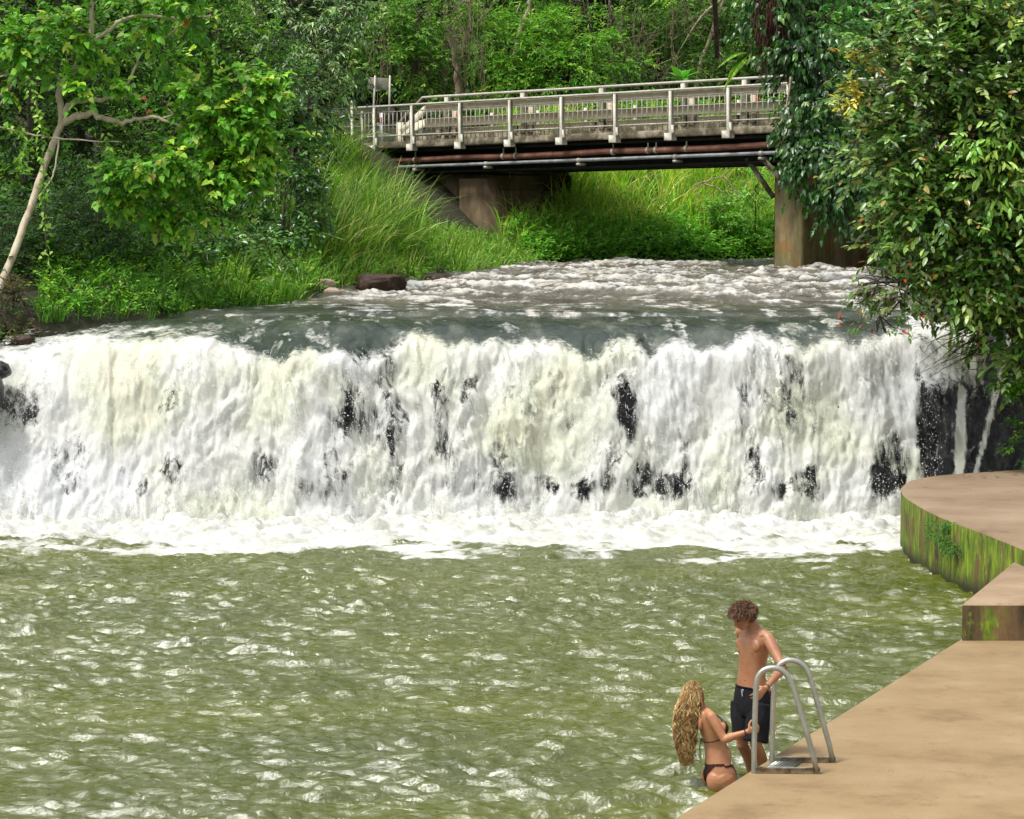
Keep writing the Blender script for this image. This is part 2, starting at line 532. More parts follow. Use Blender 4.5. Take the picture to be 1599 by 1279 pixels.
def ground_z(X, Y):
    X = np.asarray(X, float); Y = np.asarray(Y, float)
    d = river_dist(X, Y)
    far = sstep(77, 82, Y + 0.1 * X)
    k = 0.22 * (1 - far) + 0.52 * far
    out = 3.0 + 0.45 * (1 - np.exp(-np.maximum(d, 0) / 0.7)) + k * np.maximum(d - 0.6, 0)
    out = out + 0.35 * (fbm(X * 0.35, Y * 0.35, 4, 3) - 0.5) * sstep(0, 2, d)
    out = np.minimum(out, 6.9 + 0.10 * np.maximum(d - 6, 0))
    out = out + 0.9 * np.maximum(Y + 0.12 * X - 108, 0) * sstep(108, 118, Y + 0.12 * X)
    # road bank at the left end of the bridge
    ex, ey = X - (-3.0), Y - 81.5
    tt = ex * .7216 - ey * .692; nn = ex * .692 + ey * .7216
    emb = sstep(-0.6, -3.4, tt) * sstep(-2.6, -0.4, nn) * sstep(7.5, 4.8, nn)
    out = out * (1 - emb) + 6.55 * emb
    emb2 = sstep(20, 24, tt) * sstep(-4.5, -0.4, nn) * sstep(9, 6, nn)
    out = out * (1 - emb2) + 6.9 * emb2
    bed = 2.85 - 0.5 * np.clip(-d, 0, 1.2)
    return np.where(d < 0, bed, out) - 5.5 * sstep(45.3, 43.6, Y)


def grid(xs, ys):
    X, Y = np.meshgrid(xs, ys)
    nx, ny = len(xs), len(ys)
    i = (np.arange(ny - 1)[:, None] * nx + np.arange(nx - 1)[None, :]).ravel()
    return X, Y, np.stack([i, i + 1, i + nx + 1, i + nx], 1)

m, nt, out = new_mat('forest_soil'); N = NT(nt)
v = N.coord()
c = N.ramp(N.noise(v, 1.3, 8, 0.65), [(0.3, (0.012, 0.016, 0.006)), (0.5, (0.03, 0.032, 0.012)), (0.7, (0.06, 0.042, 0.022))])
s = N.bsdf(Base_Color=c, Roughness=0.95, Normal=N.bump(N.noise(v, 9, 6, 0.7), 0.8, 0.1))
N.l(s.outputs[0], out.inputs[0]); M_SOIL = m

xs = np.concatenate([np.linspace(-60, -15, 30, endpoint=False), np.linspace(-15, 16, 125, endpoint=False), np.linspace(16, 70, 40)])
ys = np.concatenate([np.linspace(43.4, 92, 160, endpoint=False), np.linspace(92, 170, 40)])
X, Y, F_ = grid(xs, ys)
Z = ground_z(X, Y)
mesh_np('riverbank_ground', np.stack([X, Y, Z], -1).reshape(-1, 3), F_, M_SOIL, smooth=True)['kind'] = 'structure'
# ground under and around the pool
xs = np.linspace(-70, 70, 71); ys = np.linspace(-30, 44.2, 60)
X, Y, F_ = grid(xs, ys)
Z = np.where(np.abs(X + 2) < 14, -1.6, -1.6 + np.minimum(6, (np.abs(X + 2) - 14) * 0.8)) + 0.2 * (fbm(X, Y, 3, 5) - .5)
Z = np.where(X > 9, np.minimum(Z, 0.3), Z)
mesh_np('ground', np.stack([X, Y, Z], -1).reshape(-1, 3), F_, M_SOIL, smooth=True)['kind'] = 'structure'

# ------------------------------------------------------------------ rock ledge under the falls
m, nt, out = new_mat('wet_basalt'); N = NT(nt)
v = N.coord((1, 1, 0.5))
n1 = N.noise(v, 5, 9, 0.7)
c = N.ramp(n1, [(0.3, (0.006, 0.007, 0.008)), (0.5, (0.03, 0.032, 0.034)), (0.68, (0.12, 0.12, 0.12))])
s = N.bsdf(Base_Color=c, Roughness=0.28, Specular_IOR_Level=0.6, Normal=N.bump(N.noise(v, 7, 10, 0.78), 1.0, 0.12))
N.l(s.outputs[0], out.inputs[0]); M_BASALT = m

PROF = spline([(50, 2.78), (47.5, 2.8), (46, 2.8), (45.0, 2.76), (44.35, 2.62), (43.95, 2.35), (43.7, 1.95), (43.5, 1.4), (43.3, 0.8), (43.1, 0.2), (42.9, -0.5), (42.8, -1.2)], 8)
def fall_surface(xs, nv, lift, prof=None, amp=0.0, seed=0, left=True):
    prof = PROF if prof is None else prof
    seg = np.r_[0, np.cumsum(np.linalg.norm(np.diff(prof, axis=0), axis=1))]
    sv = np.linspace(0, seg[-1], nv)
    Yp = np.interp(sv, seg, prof[:, 0]); Zp = np.interp(sv, seg, prof[:, 1])
    tY = np.gradient(Yp, sv); tZ = np.gradient(Zp, sv)
    nY, nZ = tZ, -tY                     # outward: towards the camera and up
    X, S = np.meshgrid(xs, sv)
    Yg = np.broadcast_to(Yp[:, None], X.shape).copy(); Zg = np.broadcast_to(Zp[:, None], X.shape).copy()
    NY = np.broadcast_to(nY[:, None], X.shape); NZ = np.broadcast_to(nZ[:, None], X.shape)
    drop = np.clip((2.7 - Zg) / 2.7, 0, 1.2)
    # the ledge line wanders in plan; at the left it lies nearer and slopes more
    wob = 0.45 * (fbm(X * 0.45, X * 0 + 3.1, 3, 21) - 0.5) * 2
    lf = sstep(-2.5, -8.5, X)
    Yg = Yg + wob - lf * (0.2 + 0.9 * drop) * (1 if left else 0)
    Zg = Zg - lf * 0.38 * sstep(47.0, 44.3, Yg)
    Yg = Yg + NY * lift; Zg = Zg + NZ * lift
    return X, Yg, Zg, NY, NZ, S, drop, sv

def quads(ny, nx):
    i = (np.arange(ny - 1)[:, None] * nx + np.arange(nx - 1)[None, :]).ravel()
    return np.stack([i, i + 1, i + nx + 1, i + nx], 1)

xs = np.linspace(-11.5, 12, 500)
X, Yg, Zg, NY, NZ, S, drop, sv = fall_surface(xs, 130, 0.0)
blk = np.abs(fbm(X * 1.1, S * 0.7, 5, 8, 0.6) - 0.5) * 2
dd = 0.30 * (blk - 0.25) * sstep(-0.1, 0.3, drop) + 0.10 * (ridged(X * 4, S * 2.2, 4, 9) - 0.5) * sstep(0, .2, drop)
side = sstep(6.7, 8.0, X)
dd = dd + side * 0.25 * (fbm(X * 1.5, S * 1.5, 3, 12) - .3)
Zg = Zg + side * 0.4 * sstep(46, 44, Yg)
mesh_np('rock_ledge', np.stack([X, Yg + NY * dd, Zg + NZ * dd], -1).reshape(-1, 3), quads(len(sv), len(xs)), M_BASALT, smooth=True)['kind'] = 'structure'

# ------------------------------------------------------------------ water materials
def foam_color(N, v):
    n = N.noise(v, 0.55, 3, 0.5)
    c = N.ramp(n, [(0.30, (0.86, 0.87, 0.86)), (0.46, (0.87, 0.86, 0.80)), (0.60, (0.80, 0.82, 0.64)), (0.74, (0.85, 0.79, 0.62))])
    g = N.noise(N.coord((1.0, 1.0, 0.5)), 16, 8, 0.72, 0.3)
    c = N.mix(1.0, c, N.ramp(g, [(0.30, (0.66, 0.68, 0.68)), (0.42, (0.9, 0.91, 0.9)), (0.54, (1, 1, 1))]), 'MULTIPLY')
    return c

def falls_mat(name, veil):
    m, nt, out = new_mat(name); N = NT(nt)
    v = N.coord((1, 1, 1)); vs = N.coord((1.0, 1.0, 0.27))
    foam = N.attr('foam').outputs['Fac']; cover = N.attr('cover').outputs['Fac']
    fine = N.noise(vs, 11, 9, 0.68, 0.4); mid = N.noise(vs, 3.2, 8, 0.65, 0.5)
    # foam
    b = N.bump(fine, 0.3, 0.04, N.bump(mid, 0.4, 0.12))
    fm = N.bsdf(Base_Color=foam_color(N, v), Roughness=0.6, Specular_IOR_Level=0.3, Normal=b)
    fm.inputs['Subsurface Weight'].default_value = 0.0
    tr = N.n('BsdfTranslucent'); tr.inputs['Color'].default_value = (0.9, 0.93, 0.9, 1)
    fmx = N.n('MixShader'); fmx.inputs[0].default_value = 0.3
    N.l(fm.outputs[0], fmx.inputs[1]); N.l(tr.outputs[0], fmx.inputs[2])
    # smooth water sliding over the lip
    wv = N.coord((1.0, 0.45, 0.45))
    st = N.noise(wv, 9, 6, 0.6, 0.6)
    lipc = N.ramp(N.noise(wv, 1.6, 5, 0.6), [(0.3, (0.014, 0.024, 0.016)), (0.5, (0.045, 0.060, 0.045)), (0.68, (0.13, 0.14, 0.11))])
    ps = N.n('SeparateXYZ'); N.l(N.coord(), ps.inputs[0])
    yr = N.n('MapRange'); yr.inputs[1].default_value = 45.6; yr.inputs[2].default_value = 50.5
    N.l(N.math('ADD', ps.outputs[1], N.math('MULTIPLY', N.math('SUBTRACT', N.noise(N.coord((1, 0.8, 1)), 0.6, 4, .6), .5), 5.0)), yr.inputs[0])
    brn = N.ramp(N.noise(wv, 1.4, 5, 0.6), [(0.3, (0.05, 0.038, 0.018)), (0.6, (0.12, 0.095, 0.055)), (0.8, (0.2, 0.18, 0.13))])
    lipc = N.mix(yr.outputs[0], lipc, brn)
    wt = N.bsdf(Base_Color=lipc, Roughness=0.12, IOR=1.33, Specular_IOR_Level=0.6, Normal=N.bump(st, 0.5, 0.06))
    # foam factor broken up by fine noise
    ff = N.math('ADD', foam, N.math('MULTIPLY', N.math('SUBTRACT', fine, 0.5), 1.1))
    ff = N.math('ADD', ff, N.math('MULTIPLY', N.math('SUBTRACT', mid, 0.5), 0.9))
    ffr = N.n('MapRange', interpolation_type='SMOOTHSTEP'); ffr.inputs[1].default_value = 0.26; ffr.inputs[2].default_value = 0.80
    N.l(ff, ffr.inputs[0])
    mx = N.n('MixShader'); N.l(ffr.outputs[0], mx.inputs[0]); N.l(wt.outputs[0], mx.inputs[1]); N.l(fmx.outputs[0], mx.inputs[2])
    # holes where the rock shows
    al = N.math('ADD', cover, N.math('MULTIPLY', N.math('SUBTRACT', fine, 0.5), 1.7))
    al = N.math('ADD', al, N.math('MULTIPLY', N.math('SUBTRACT', mid, 0.5), 0.8))
    alr = N.n('MapRange', interpolation_type='SMOOTHSTEP')
    alr.inputs[1].default_value = 0.26 if not veil else 0.45; alr.inputs[2].default_value = 0.80 if not veil else 0.85
    N.l(al, alr.inputs[0])
    tp = N.n('BsdfTransparent'); m2 = N.n('MixShader')
    N.l(alr.outputs[0], m2.inputs[0]); N.l(tp.outputs[0], m2.inputs[1]); N.l(mx.outputs[0], m2.inputs[2])
    N.l(m2.outputs[0], out.inputs[0]); return m
M_FALL = falls_mat('white_falling_water', False)
M_VEIL = falls_mat('spray_veil', True)

def to_px(X, Y, Z):
    """photo pixel of a world point, used only to measure where features of the falls lie"""
    dz = Z - CAMZ
    f = Y * math.cos(PITCH) - dz * math.sin(PITCH)
    u = Y * math.sin(PITCH) + dz * math.cos(PITCH)
    return CX + FPX * X / f, CY - FPX * u / f

# where rock shows through the curtain, in metres across and up
HOLES = [(95, 750, 34, 56), (40, 640, 22, 26), (690, 650, 20, 60), (1385, 740, 26, 60), (1340, 690, 16, 40), (520, 760, 36, 34), (1240, 600, 14, 50), (612, 660, 15, 80), (1165, 700, 16, 80), (985, 755, 34, 34), (1262, 775, 40, 24), (1450, 640, 18, 60), (420, 740, 12, 30), (800, 770, 26, 18), (1310, 640, 14, 30), (100, 745, 30, 58), (122, 700, 14, 24), (520, 735, 34, 34), (545, 660, 26, 28), (612, 680, 13, 62), (606, 752, 14, 30), (700, 690, 24, 55), (735, 615, 13, 30), (475, 775, 14, 28), (980, 765, 30, 28), (1166, 680, 12, 60), (1160, 750, 15, 26), (1252, 745, 26, 22), (1272, 795, 18, 20), (1386, 700, 18, 50), (1378, 775, 28, 36), (1250, 590, 12, 34), (1320, 648, 16, 26), (1110, 650, 14, 30), (1315, 760, 14, 26), (1030, 755, 22, 26), (860, 760, 20, 18), (980, 640, 10, 34), (1215, 770, 14, 28), (275, 735, 16, 22), (20, 620, 18, 22), (905, 780, 16, 22), (1070, 765, 18, 24)]
LIP = np.array([(-400, 560), (0, 560), (40, 535), (90, 520), (150, 528), (230, 520), (300, 512), (350, 525), (400, 560), (440, 572), (480, 548), (520, 548), (560, 560), (600, 540), (640, 512), (690, 530), (740, 536), (780, 524), (830, 534),
                (870, 524), (905, 548), (935, 556), (965, 520), (1000, 535), (1020, 552), (1055, 528), (1095, 552), (1130, 535), (1172, 512), (1210, 530), (1260, 536), (1300, 522), (1345, 532), (1400, 505), (1440, 500), (1700, 500)], float)

def falls(name, lift, seed, amp, veil, mat, nx=810, nv=250):
    xs = np.linspace(-9.6, 8.3, nx)
    prof = PROF.copy()
    X, Yg, Zg, NY, NZ, S, drop, sv = fall_surface(xs, nv, lift)
    # streams: broad billows, tall in the direction of fall, plus small torn ones
    wx = X + 0.35 * (fbm(X * 1.1, S * 0.8, 3, seed + 40) - 0.5)
    d1 = fbm(wx * 1.2, S * 0.7, 4, seed, 0.5) - 0.5
    d2 = 0.55 - ridged(wx * 2.6 + 0.5 * fbm(X * 3, S * 3, 2, seed + 3), S * 1.0, 4, seed + 5, 0.55)
    d3 = 0.5 - ridged(wx * 8, S * 2.6, 4, seed + 9, 0.62)
    a = sstep(-0.06, 0.25, drop)
    disp = a * amp * (1.3 * d1 + (0.25 + 0.7 * fbm(X * .7, S * .5, 3, seed + 51)) * d2 + 0.16 * fbm(X * .9, S * .6, 3, seed + 52) * d3) + (1 - a) * (0.05 * d2 + 0.012 * d3)
    # puffed, lumpy edge where the water breaks just below the lip
    Y2 = Yg + NY * disp; Z2 = Zg + NZ * disp
    px, py = to_px(X, Y2, Z2)
    lip = 541 + 0.75 * (np.interp(px, LIP[:, 0], LIP[:, 1]) - 534) + 14 * (fbm(X * 4, S * 0.8, 3, seed + 60) - 0.5) * 2
    foam = sstep(-30, 26, py - lip)
    puff = np.exp(-((py - lip - 16) / 22.0) ** 2) * (0.01 + 0.13 * fbm(X * 3.0, S * 3, 4, seed + 70, 0.6))
    Y2 = Y2 - puff * 0.75; Z2 = Z2 + puff * 0.75
    Y2 = Y2 - 0.14 * foam
    # patches of froth on the dark slide
    slide = (1 - foam) * sstep(480, 500, py)
    foam = np.maximum(foam, slide * sstep(0.48, 0.72, fbm(X * 2.6, Yg * 0.9, 5, seed + 80, .65)) * 0.5)
    foam = np.maximum(foam, 0.75 * sstep(420, 250, px) * sstep(500, 520, py) * fbm(X * 2, S * 2, 4, 5) * 1.6)
    hole = np.zeros(X.shape)
    hpx = px + 26 * (fbm(X * 2.2, S * 1.2, 4, seed + 95, .6) - .5); hpy = py + 40 * (fbm(X * 1.8, S * 1.2, 4, seed + 96, .6) - .5)
    for hx, hy, rx, ry in HOLES:
        q = ((hpx - hx) / rx) ** 2 + ((hpy - hy) / ry) ** 2
        hole = np.maximum(hole, np.exp(-q * 0.55))
    cover = 1.12 - 0.56 * hole * (0.35 + 1.3 * fbm(X * 4, S * 2, 4, seed + 97, .6)) + 1.7 * (fbm(wx * 1.5, S * 0.6, 5, seed + 90, .6) - 0.5) - 0.12 * sstep(.3, .8, drop)
    # base of the falls is buried in spray; the right end thins out to trickles over the rock
    cover = cover + 0.7 * sstep(0.5, 0.05, Z2)
    rt = sstep(1412, 1440, px + 26 * (fbm(X * 0 + 1, S * 3, 3, 33) - 0.5) + (py - 640) * -0.05)
    cover = cover * (1 - rt) + rt * 0.05
    tri = np.maximum(np.exp(-((px - 1497 - (py - 700) * -0.03) / 8.0) ** 2) * 1.25 * sstep(580, 620, py), np.exp(-((px - 1546 + (py - 640) * .25) / 7.0) ** 2) * 0.75)
    tri = np.maximum(tri, (0.50 * sstep(640, 560, py) + .24) * sstep(1580, 1500, px))
    cover = np.where(rt > 0.3, np.maximum(cover, tri), cover)
    foam = np.where(rt > 0.3, np.maximum(foam, 0.8), foam)
    if veil:
        cover = 0.44 + 0.62 * (fbm(wx * 1.7, S * 0.7, 4, seed + 2) - 0.5) * 2 + 0.35 * sstep(.8, .1, Z2) - 0.5 * hole
        cover = cover * foam * (1 - rt) 
    V = np.stack([X, Y2, Z2], -1).reshape(-1, 3)
    Fq = quads(len(sv), len(xs))
    keep = (Z2.ravel()[Fq].min(axis=1) > -0.35) & (Yg.ravel()[Fq].max(axis=1) < 47.2)
    if veil: keep &= (foam.ravel()[Fq].max(axis=1) > 0.3)
    return mesh_np(name, V, Fq[keep], mat, None, True, {'foam': foam.ravel(), 'cover': np.clip(cover, 0, 1.6).ravel()})

o = falls('waterfall', 0.26, 100, 0.42, False, M_FALL)
o['kind'] = 'structure'
o = falls('waterfall_spray_sheet', 0.46, 300, 0.50, True, M_VEIL, 560, 190)
o['kind'] = 'structure'

# upper river ---------------------------------------------------------------
m, nt, out = new_mat('brown_rapids'); N = NT(nt)
v = N.coord((1, 0.8, 1)); foam = N.attr('foam').outputs['Fac']
fine = N.noise(N.coord((1, 0.5, 1)), 4.5, 10, 0.72, 0.5)
wc = N.ramp(N.noise(v, 0.8, 4, 0.6), [(0.3, (0.065, 0.058, 0.038)), (0.6, (0.15, 0.14, 0.105)), (0.8, (0.26, 0.25, 0.21))])
ps = N.n('SeparateXYZ'); N.l(N.coord(), ps.inputs[0])
yr = N.n('MapRange'); yr.inputs[1].default_value = 45.6; yr.inputs[2].default_value = 50.5
N.l(N.math('ADD', ps.outputs[1], N.math('MULTIPLY', N.math('SUBTRACT', N.noise(v, 0.6, 4, .6), .5), 5.0)), yr.inputs[0])
wc = N.mix(yr.outputs[0], N.ramp(N.noise(v, 1.6, 5, 0.6), [(0.3, (0.014, 0.024, 0.016)), (0.5, (0.045, 0.060, 0.045)), (0.68, (0.13, 0.14, 0.11))]), wc)
wt = N.bsdf(Base_Color=wc, Roughness=0.13, IOR=1.33, Specular_IOR_Level=0.6, Normal=N.bump(fine, 0.5, 0.08))
fc = N.ramp(N.noise(v, 1.2, 4, 0.6), [(0.3, (0.60, 0.61, 0.60)), (0.65, (0.56, 0.51, 0.42))])
fm = N.bsdf(Base_Color=fc, Roughness=0.65, Normal=N.bump(fine, 0.6, 0.06))
ff = N.math('ADD', foam, N.math('MULTIPLY', N.math('SUBTRACT', fine, 0.5), 2.0))
r_ = N.n('MapRange', interpolation_type='SMOOTHSTEP'); r_.inputs[1].default_value = 0.22; r_.inputs[2].default_value = 0.85
N.l(ff, r_.inputs[0])
mx = N.n('MixShader'); N.l(r_.outputs[0], mx.inputs[0]); N.l(wt.outputs[0], mx.inputs[1]); N.l(fm.outputs[0], mx.inputs[2])
N.l(mx.outputs[0], out.inputs[0]); M_RAPID = m
xs = np.linspace(-10, 16, 420)
ys = np.concatenate([np.linspace(46.0, 60, 230, endpoint=False), np.linspace(60, 84, 230, endpoint=False), np.linspace(84, 95, 20)])
X, Y, F_ = grid(xs, ys)
wx = X + 0.9 * (fbm(X * .5, Y * .5, 3, 71) - .5)
r1 = ridged(wx * 0.42, Y * 0.62, 4, 51, 0.55); r2 = ridged(wx * 1.6, Y * 2.0, 4, 61, 0.6)
# long breaking waves lie across the stream
band = ridged(wx * 0.16, Y * 0.33 + 0.15 * X, 3, 91, 0.5)
up = sstep(49, 54, Y)
r3 = fbm(wx * 4.5, Y * 3.5, 3, 66, 0.6)
Z = WU + 0.02 + up * (0.34 * (r1 - 0.6) + 0.22 * (band - .6) + 0.13 * (r2 - .55) + 0.10 * (r3 - .5)) + 0.07 * (r2 - 0.55)
# blend down to the lip of the falls
lf = sstep(-2.5, -8.5, X)
Z = Z - lf * 0.38 * sstep(47.5, 44.8, Y) - 0.16 * sstep(46.9, 46.2, Y)
foam = 0.08 + 0.62 * sstep(0.52, 0.88, 0.55 * r1 + 0.45 * band) * (0.35 + 0.65 * up) + 0.42 * sstep(.5, .85, r2) * (0.3 + .7 * up) + 0.7 * (r3 - .5) * up
edge = river_dist(X, Y)
foam = foam * (1 - 0.5 * sstep(-0.5, 0.3, edge))
foam = foam - .27 + 0.5 * (1 - up) * sstep(.42, .75, fbm(wx * 2.8, Y * .45, 5, 123, .65)) + .25 * (1 - up) * sstep(.55, .8, r2)
keep = edge.ravel()[F_].min(axis=1) < 0.7
mesh_np('river_water', np.stack([X, Y, Z], -1).reshape(-1, 3), F_[keep], M_RAPID, None, True, {'foam': foam.ravel()})['kind'] = 'structure'

# pool ----------------------------------------------------------------------
m, nt, out = new_mat('green_pool_water'); N = NT(nt)
v = N.coord((1, 1.5, 1)); foam = N.attr('foam').outputs['Fac']
fine = N.noise(v, 7, 6, 0.6, 0.4); fine2 = N.noise(v, 22, 5, 0.6, 0.3)
wc = N.ramp(N.noise(N.coord((0.5, 1, 1)), 0.35, 3, 0.5), [(0.3, (0.058, 0.074, 0.0)), (0.7, (0.092, 0.106, 0.0))])
wt = N.bsdf(Base_Color=wc, Roughness=0.04, IOR=1.95, Specular_IOR_Level=0.5, Normal=N.bump(fine2, 0.42, 0.02, N.bump(fine, 0.6, 0.05)))
fm = N.bsdf(Base_Color=N.ramp(N.noise(v, 1.4, 7, 0.65), [(0.3, (0.36, 0.38, 0.30)), (0.45, (0.54, 0.54, 0.48)), (0.6, (0.63, 0.63, 0.60))]), Roughness=0.7, Normal=N.bump(N.noise(v, 6, 8, 0.7), 0.6, 0.1))
ff = N.math('ADD', foam, N.math('MULTIPLY', N.math('SUBTRACT', N.noise(N.coord((0.8, 1.6, 1)), 5, 9, 0.7, 0.8), 0.5), 1.1))
r_ = N.n('MapRange', interpolation_type='SMOOTHSTEP'); r_.inputs[1].default_value = 0.42; r_.inputs[2].default_value = 0.75
N.l(ff, r_.inputs[0])
mx = N.n('MixShader'); N.l(r_.outputs[0], mx.inputs[0]); N.l(wt.outputs[0], mx.inputs[1]); N.l(fm.outputs[0], mx.inputs[2])
N.l(mx.outputs[0], out.inputs[0]); M_POOL = m
xs = np.linspace(-10.5, 8.5, 560)
ys = np.concatenate([np.linspace(19, 34, 560, endpoint=False), np.linspace(34, 43.6, 260)])
X, Y, F_ = grid(xs, ys)
rng = np.random.default_rng(4)
Z = np.zeros(X.shape)
wxx = X + 0.5 * (fbm(X * 0.8, Y * 0.8, 3, 7) - .5); wyy = Y + 0.5 * (fbm(X * 0.8, Y * 0.8, 3, 8) - .5)
calm = 0.55 + 0.9 * fbm(X * 0.25, Y * 0.35, 3, 44)
for i in range(54):
    lam = math.exp(rng.uniform(math.log(0.08), math.log(0.68)))
    th = -math.pi / 2 + rng.normal(0, 0.42)
    k = 2 * math.pi / lam; ph = rng.random() * 7
    w = np.sin(k * (wxx * math.cos(th) + wyy * math.sin(th)) + ph)
    env = 0.4 + 1.2 * vnoise(X / (lam * 3.5) + i * 3.3, Y / (lam * 2.5), i)
    Z += 0.0108 * lam ** 0.88 * env * calm * (w + 0.35 * np.cos(2 * k * (wxx * math.cos(th) + wyy * math.sin(th)) + 2 * ph))
rg = ridged(wxx * 1.0, wyy * 1.9, 4, 31, 0.55)
Z += 0.10 * (fbm(wxx * 0.9, wyy * 2.6, 4, 31, 0.6) - 0.5) * 1.6 * (0.7 + 0.6 * vnoise(X * 0.3, Y * 0.3, 55))
near = sstep(38.0, 42.5, Y)
Z += near * (0.34 * (0.8 - ridged(X * 1.5, Y * 1.3, 4, 41, 0.6)) + 0.10 * (0.5 - ridged(X * 5, Y * 4, 3, 42, 0.6)))
edge_y = 39.9 + 1.1 * (fbm(X * 0.28, X * 0 + 2, 3, 77) - .5) * 2
foam = sstep(-2.6, 1.2, Y - edge_y + 2.2 * (fbm(X * 0.8, Y * 1.6, 5, 78, 0.6) - 0.5) * 2) * 1.25
streak = sstep(0.62, 0.82, ridged(X * 0.35, Y * 1.1, 4, 79, 0.6)) * sstep(30, 39, Y) * 0.45
foam = np.maximum(foam, streak)
foam = np.maximum(foam, 0.36 * sstep(0.72, 0.92, rg) * (0.5 + vnoise(X * .5, Y * .5, 56)))
mesh_np('pool_water', np.stack([X, Y, Z], -1).reshape(-1, 3), F_, M_POOL, None, True, {'foam': foam.ravel()})['kind'] = 'structure'
# the pool goes on past the frame
xs = np.linspace(-40, 9.0, 120); ys = np.linspace(-25, 43, 150)
X, Y, F_ = grid(xs, ys)
Z = -0.22 + 0.08 * ridged(X * 1, Y * 1.6, 3, 31)
keep = ~((X.ravel()[F_].min(1) > -10.4) & (Y.ravel()[F_].min(1) > 19.1))
mesh_np('pool_water_beyond', np.stack([X, Y, Z + .17], -1).reshape(-1, 3), F_[keep], M_POOL, None, True, {'foam': np.zeros(X.size)})['kind'] = 'structure'

# flung drops and froth in front of the falls --------------------------------
rng = np.random.default_rng(12)
n = 26000
X = rng.uniform(-9.3, 6.9, n)
t = 0.25 + 0.75 * rng.random(n) ** 0.75
prof = PROF[24:]
ti = t * (len(prof) - 12)
Yd = np.interp(ti, np.arange(len(prof)), prof[:, 0]); Zd = np.interp(ti, np.arange(len(prof)), prof[:, 1])
lf = sstep(-2.5, -8.5, X); drop = np.clip((2.7 - Zd) / 2.7, 0, 1.2)
wob = 0.45 * (fbm(X * 0.45, X * 0 + 3.1, 3, 21) - 0.5) * 2
Yd = Yd + wob - lf * (0.2 + 0.9 * drop) - 0.35 - np.abs(rng.normal(0, 0.16, n)); Zd = Zd + 0.22 - lf * .38 * .8
foot = rng.random(n) < 0.22
Zd = np.where(foot, np.abs(rng.normal(0, 0.16, n)), Zd); Yd = np.where(foot, rng.uniform(41.2, 43, n), Yd)
r = 0.003 + 0.006 * rng.random(n) ** 2.5
T = np.array([(1, 1, 1), (-1, -1, 1), (-1, 1, -1), (1, -1, -1)]) * 0.7
V = np.stack([X, Yd, Zd], 1)[:, None, :] + T[None] * r[:, None, None] * np.array((1, 1, 1.7))
Ft = (np.array([(0, 1, 2), (0, 3, 1), (0, 2, 3), (1, 3, 2)])[None] + (np.arange(n) * 4)[:, None, None]).reshape(-1, 3)
m, nt, out = new_mat('spray_drop'); N = NT(nt)
s = N.bsdf(Base_Color=N.ramp(N.noise(N.coord(), 3, 2), [(0.3, (0.9, 0.92, 0.93)), (0.7, (0.92, 0.92, 0.84))]), Roughness=0.4)
N.l(s.outputs[0], out.inputs[0]); M_DROP = m
o = mesh_np('water_droplets', V.reshape(-1, 3), Ft, M_DROP, None, True)
tag(o, 'white drops of spray flung out in front of the waterfall', 'spray', kind='stuff')

# ------------------------------------------------------------------ concrete edges of the pool
def concrete(name, stops, scale=1.2, mossy=0.0):
    m, nt, out = new_mat(name); N = NT(nt)
    v = N.coord(); vs = N.coord((1, 1, 0.18))
    base = N.ramp(N.noise(v, scale, 8, 0.6), stops)
    grit = N.noise(v, 60, 4, 0.7)
    base = N.mix(0.35, base, N.ramp(grit, [(0.3, (0.35, 0.26, 0.18)), (0.7, (1, 1, 1))]), 'MULTIPLY')
    spots = N.ramp(N.noise(v, 3.1, 6, 0.75), [(0.56, (1, 1, 1)), (0.66, (0.78, 0.74, 0.70))])
    base = N.mix(0.8, base, spots, 'MULTIPLY')
    if mossy > 0:
        n1 = N.noise(N.coord((1, 1, 0.45)), 3.2, 9, 0.75)
        mc = N.ramp(N.noise(N.coord((1, 1, 0.3)), 9, 6, 0.7), [(0.3, (0.015, 0.025, 0.003)), (0.48, (0.075, 0.12, 0.008)), (0.7, (0.21, 0.28, 0.015))])
        dark = N.ramp(N.noise(vs, 3, 6, 0.7), [(0.35, (0.025, 0.018, 0.008)), (0.65, (0.17, 0.10, 0.04))])
        g = N.n('NewGeometry'); sep = N.n('SeparateXYZ'); N.l(g.outputs['Normal'], sep.inputs[0])
        vert = N.math('LESS_THAN', N.math('ABSOLUTE', sep.outputs[2]), 0.5)
        wall = N.mix(N.ramp(n1, [(0.42 + (1 - mossy) * .14, (0, 0, 0)), (0.50 + (1 - mossy) * .14, (1, 1, 1))]), dark, mc)
        # wet tide line at the water
        pos = N.n('SeparateXYZ'); N.l(N.coord(), pos.inputs[0])
        wl = N.n('MapRange'); wl.inputs[1].default_value = 0.02; wl.inputs[2].default_value = 0.22; N.l(pos.outputs[2], wl.inputs[0])
        wall = N.mix(wl.outputs[0], (0.02, 0.02, 0.008), wall)
        base = N.mix(vert, base, wall)
    s = N.bsdf(Base_Color=base, Roughness=0.85, Specular_IOR_Level=0.25, Normal=N.bump(grit, 0.25, 0.006, N.bump(N.noise(v, 8, 6, 0.7), 0.3, 0.02)))
    N.l(s.outputs[0], out.inputs[0]); return m
M_DECK = concrete('tan_concrete', [(0.28, (0.22, 0.15, 0.075)), (0.45, (0.32, 0.225, 0.115)), (0.6, (0.36, 0.26, 0.14)), (0.75, (0.42, 0.315, 0.18))], 1.3)
M_PLAT = concrete('mossy_concrete', [(0.25, (0.20, 0.14, 0.085)), (0.5, (0.27, 0.195, 0.125)), (0.75, (0.33, 0.25, 0.17))], 0.8, 1.0)
M_STEP = concrete('stained_concrete', [(0.25, (0.25, 0.175, 0.105)), (0.5, (0.32, 0.23, 0.145)), (0.75, (0.38, 0.29, 0.19))], 1.2, 0.25)

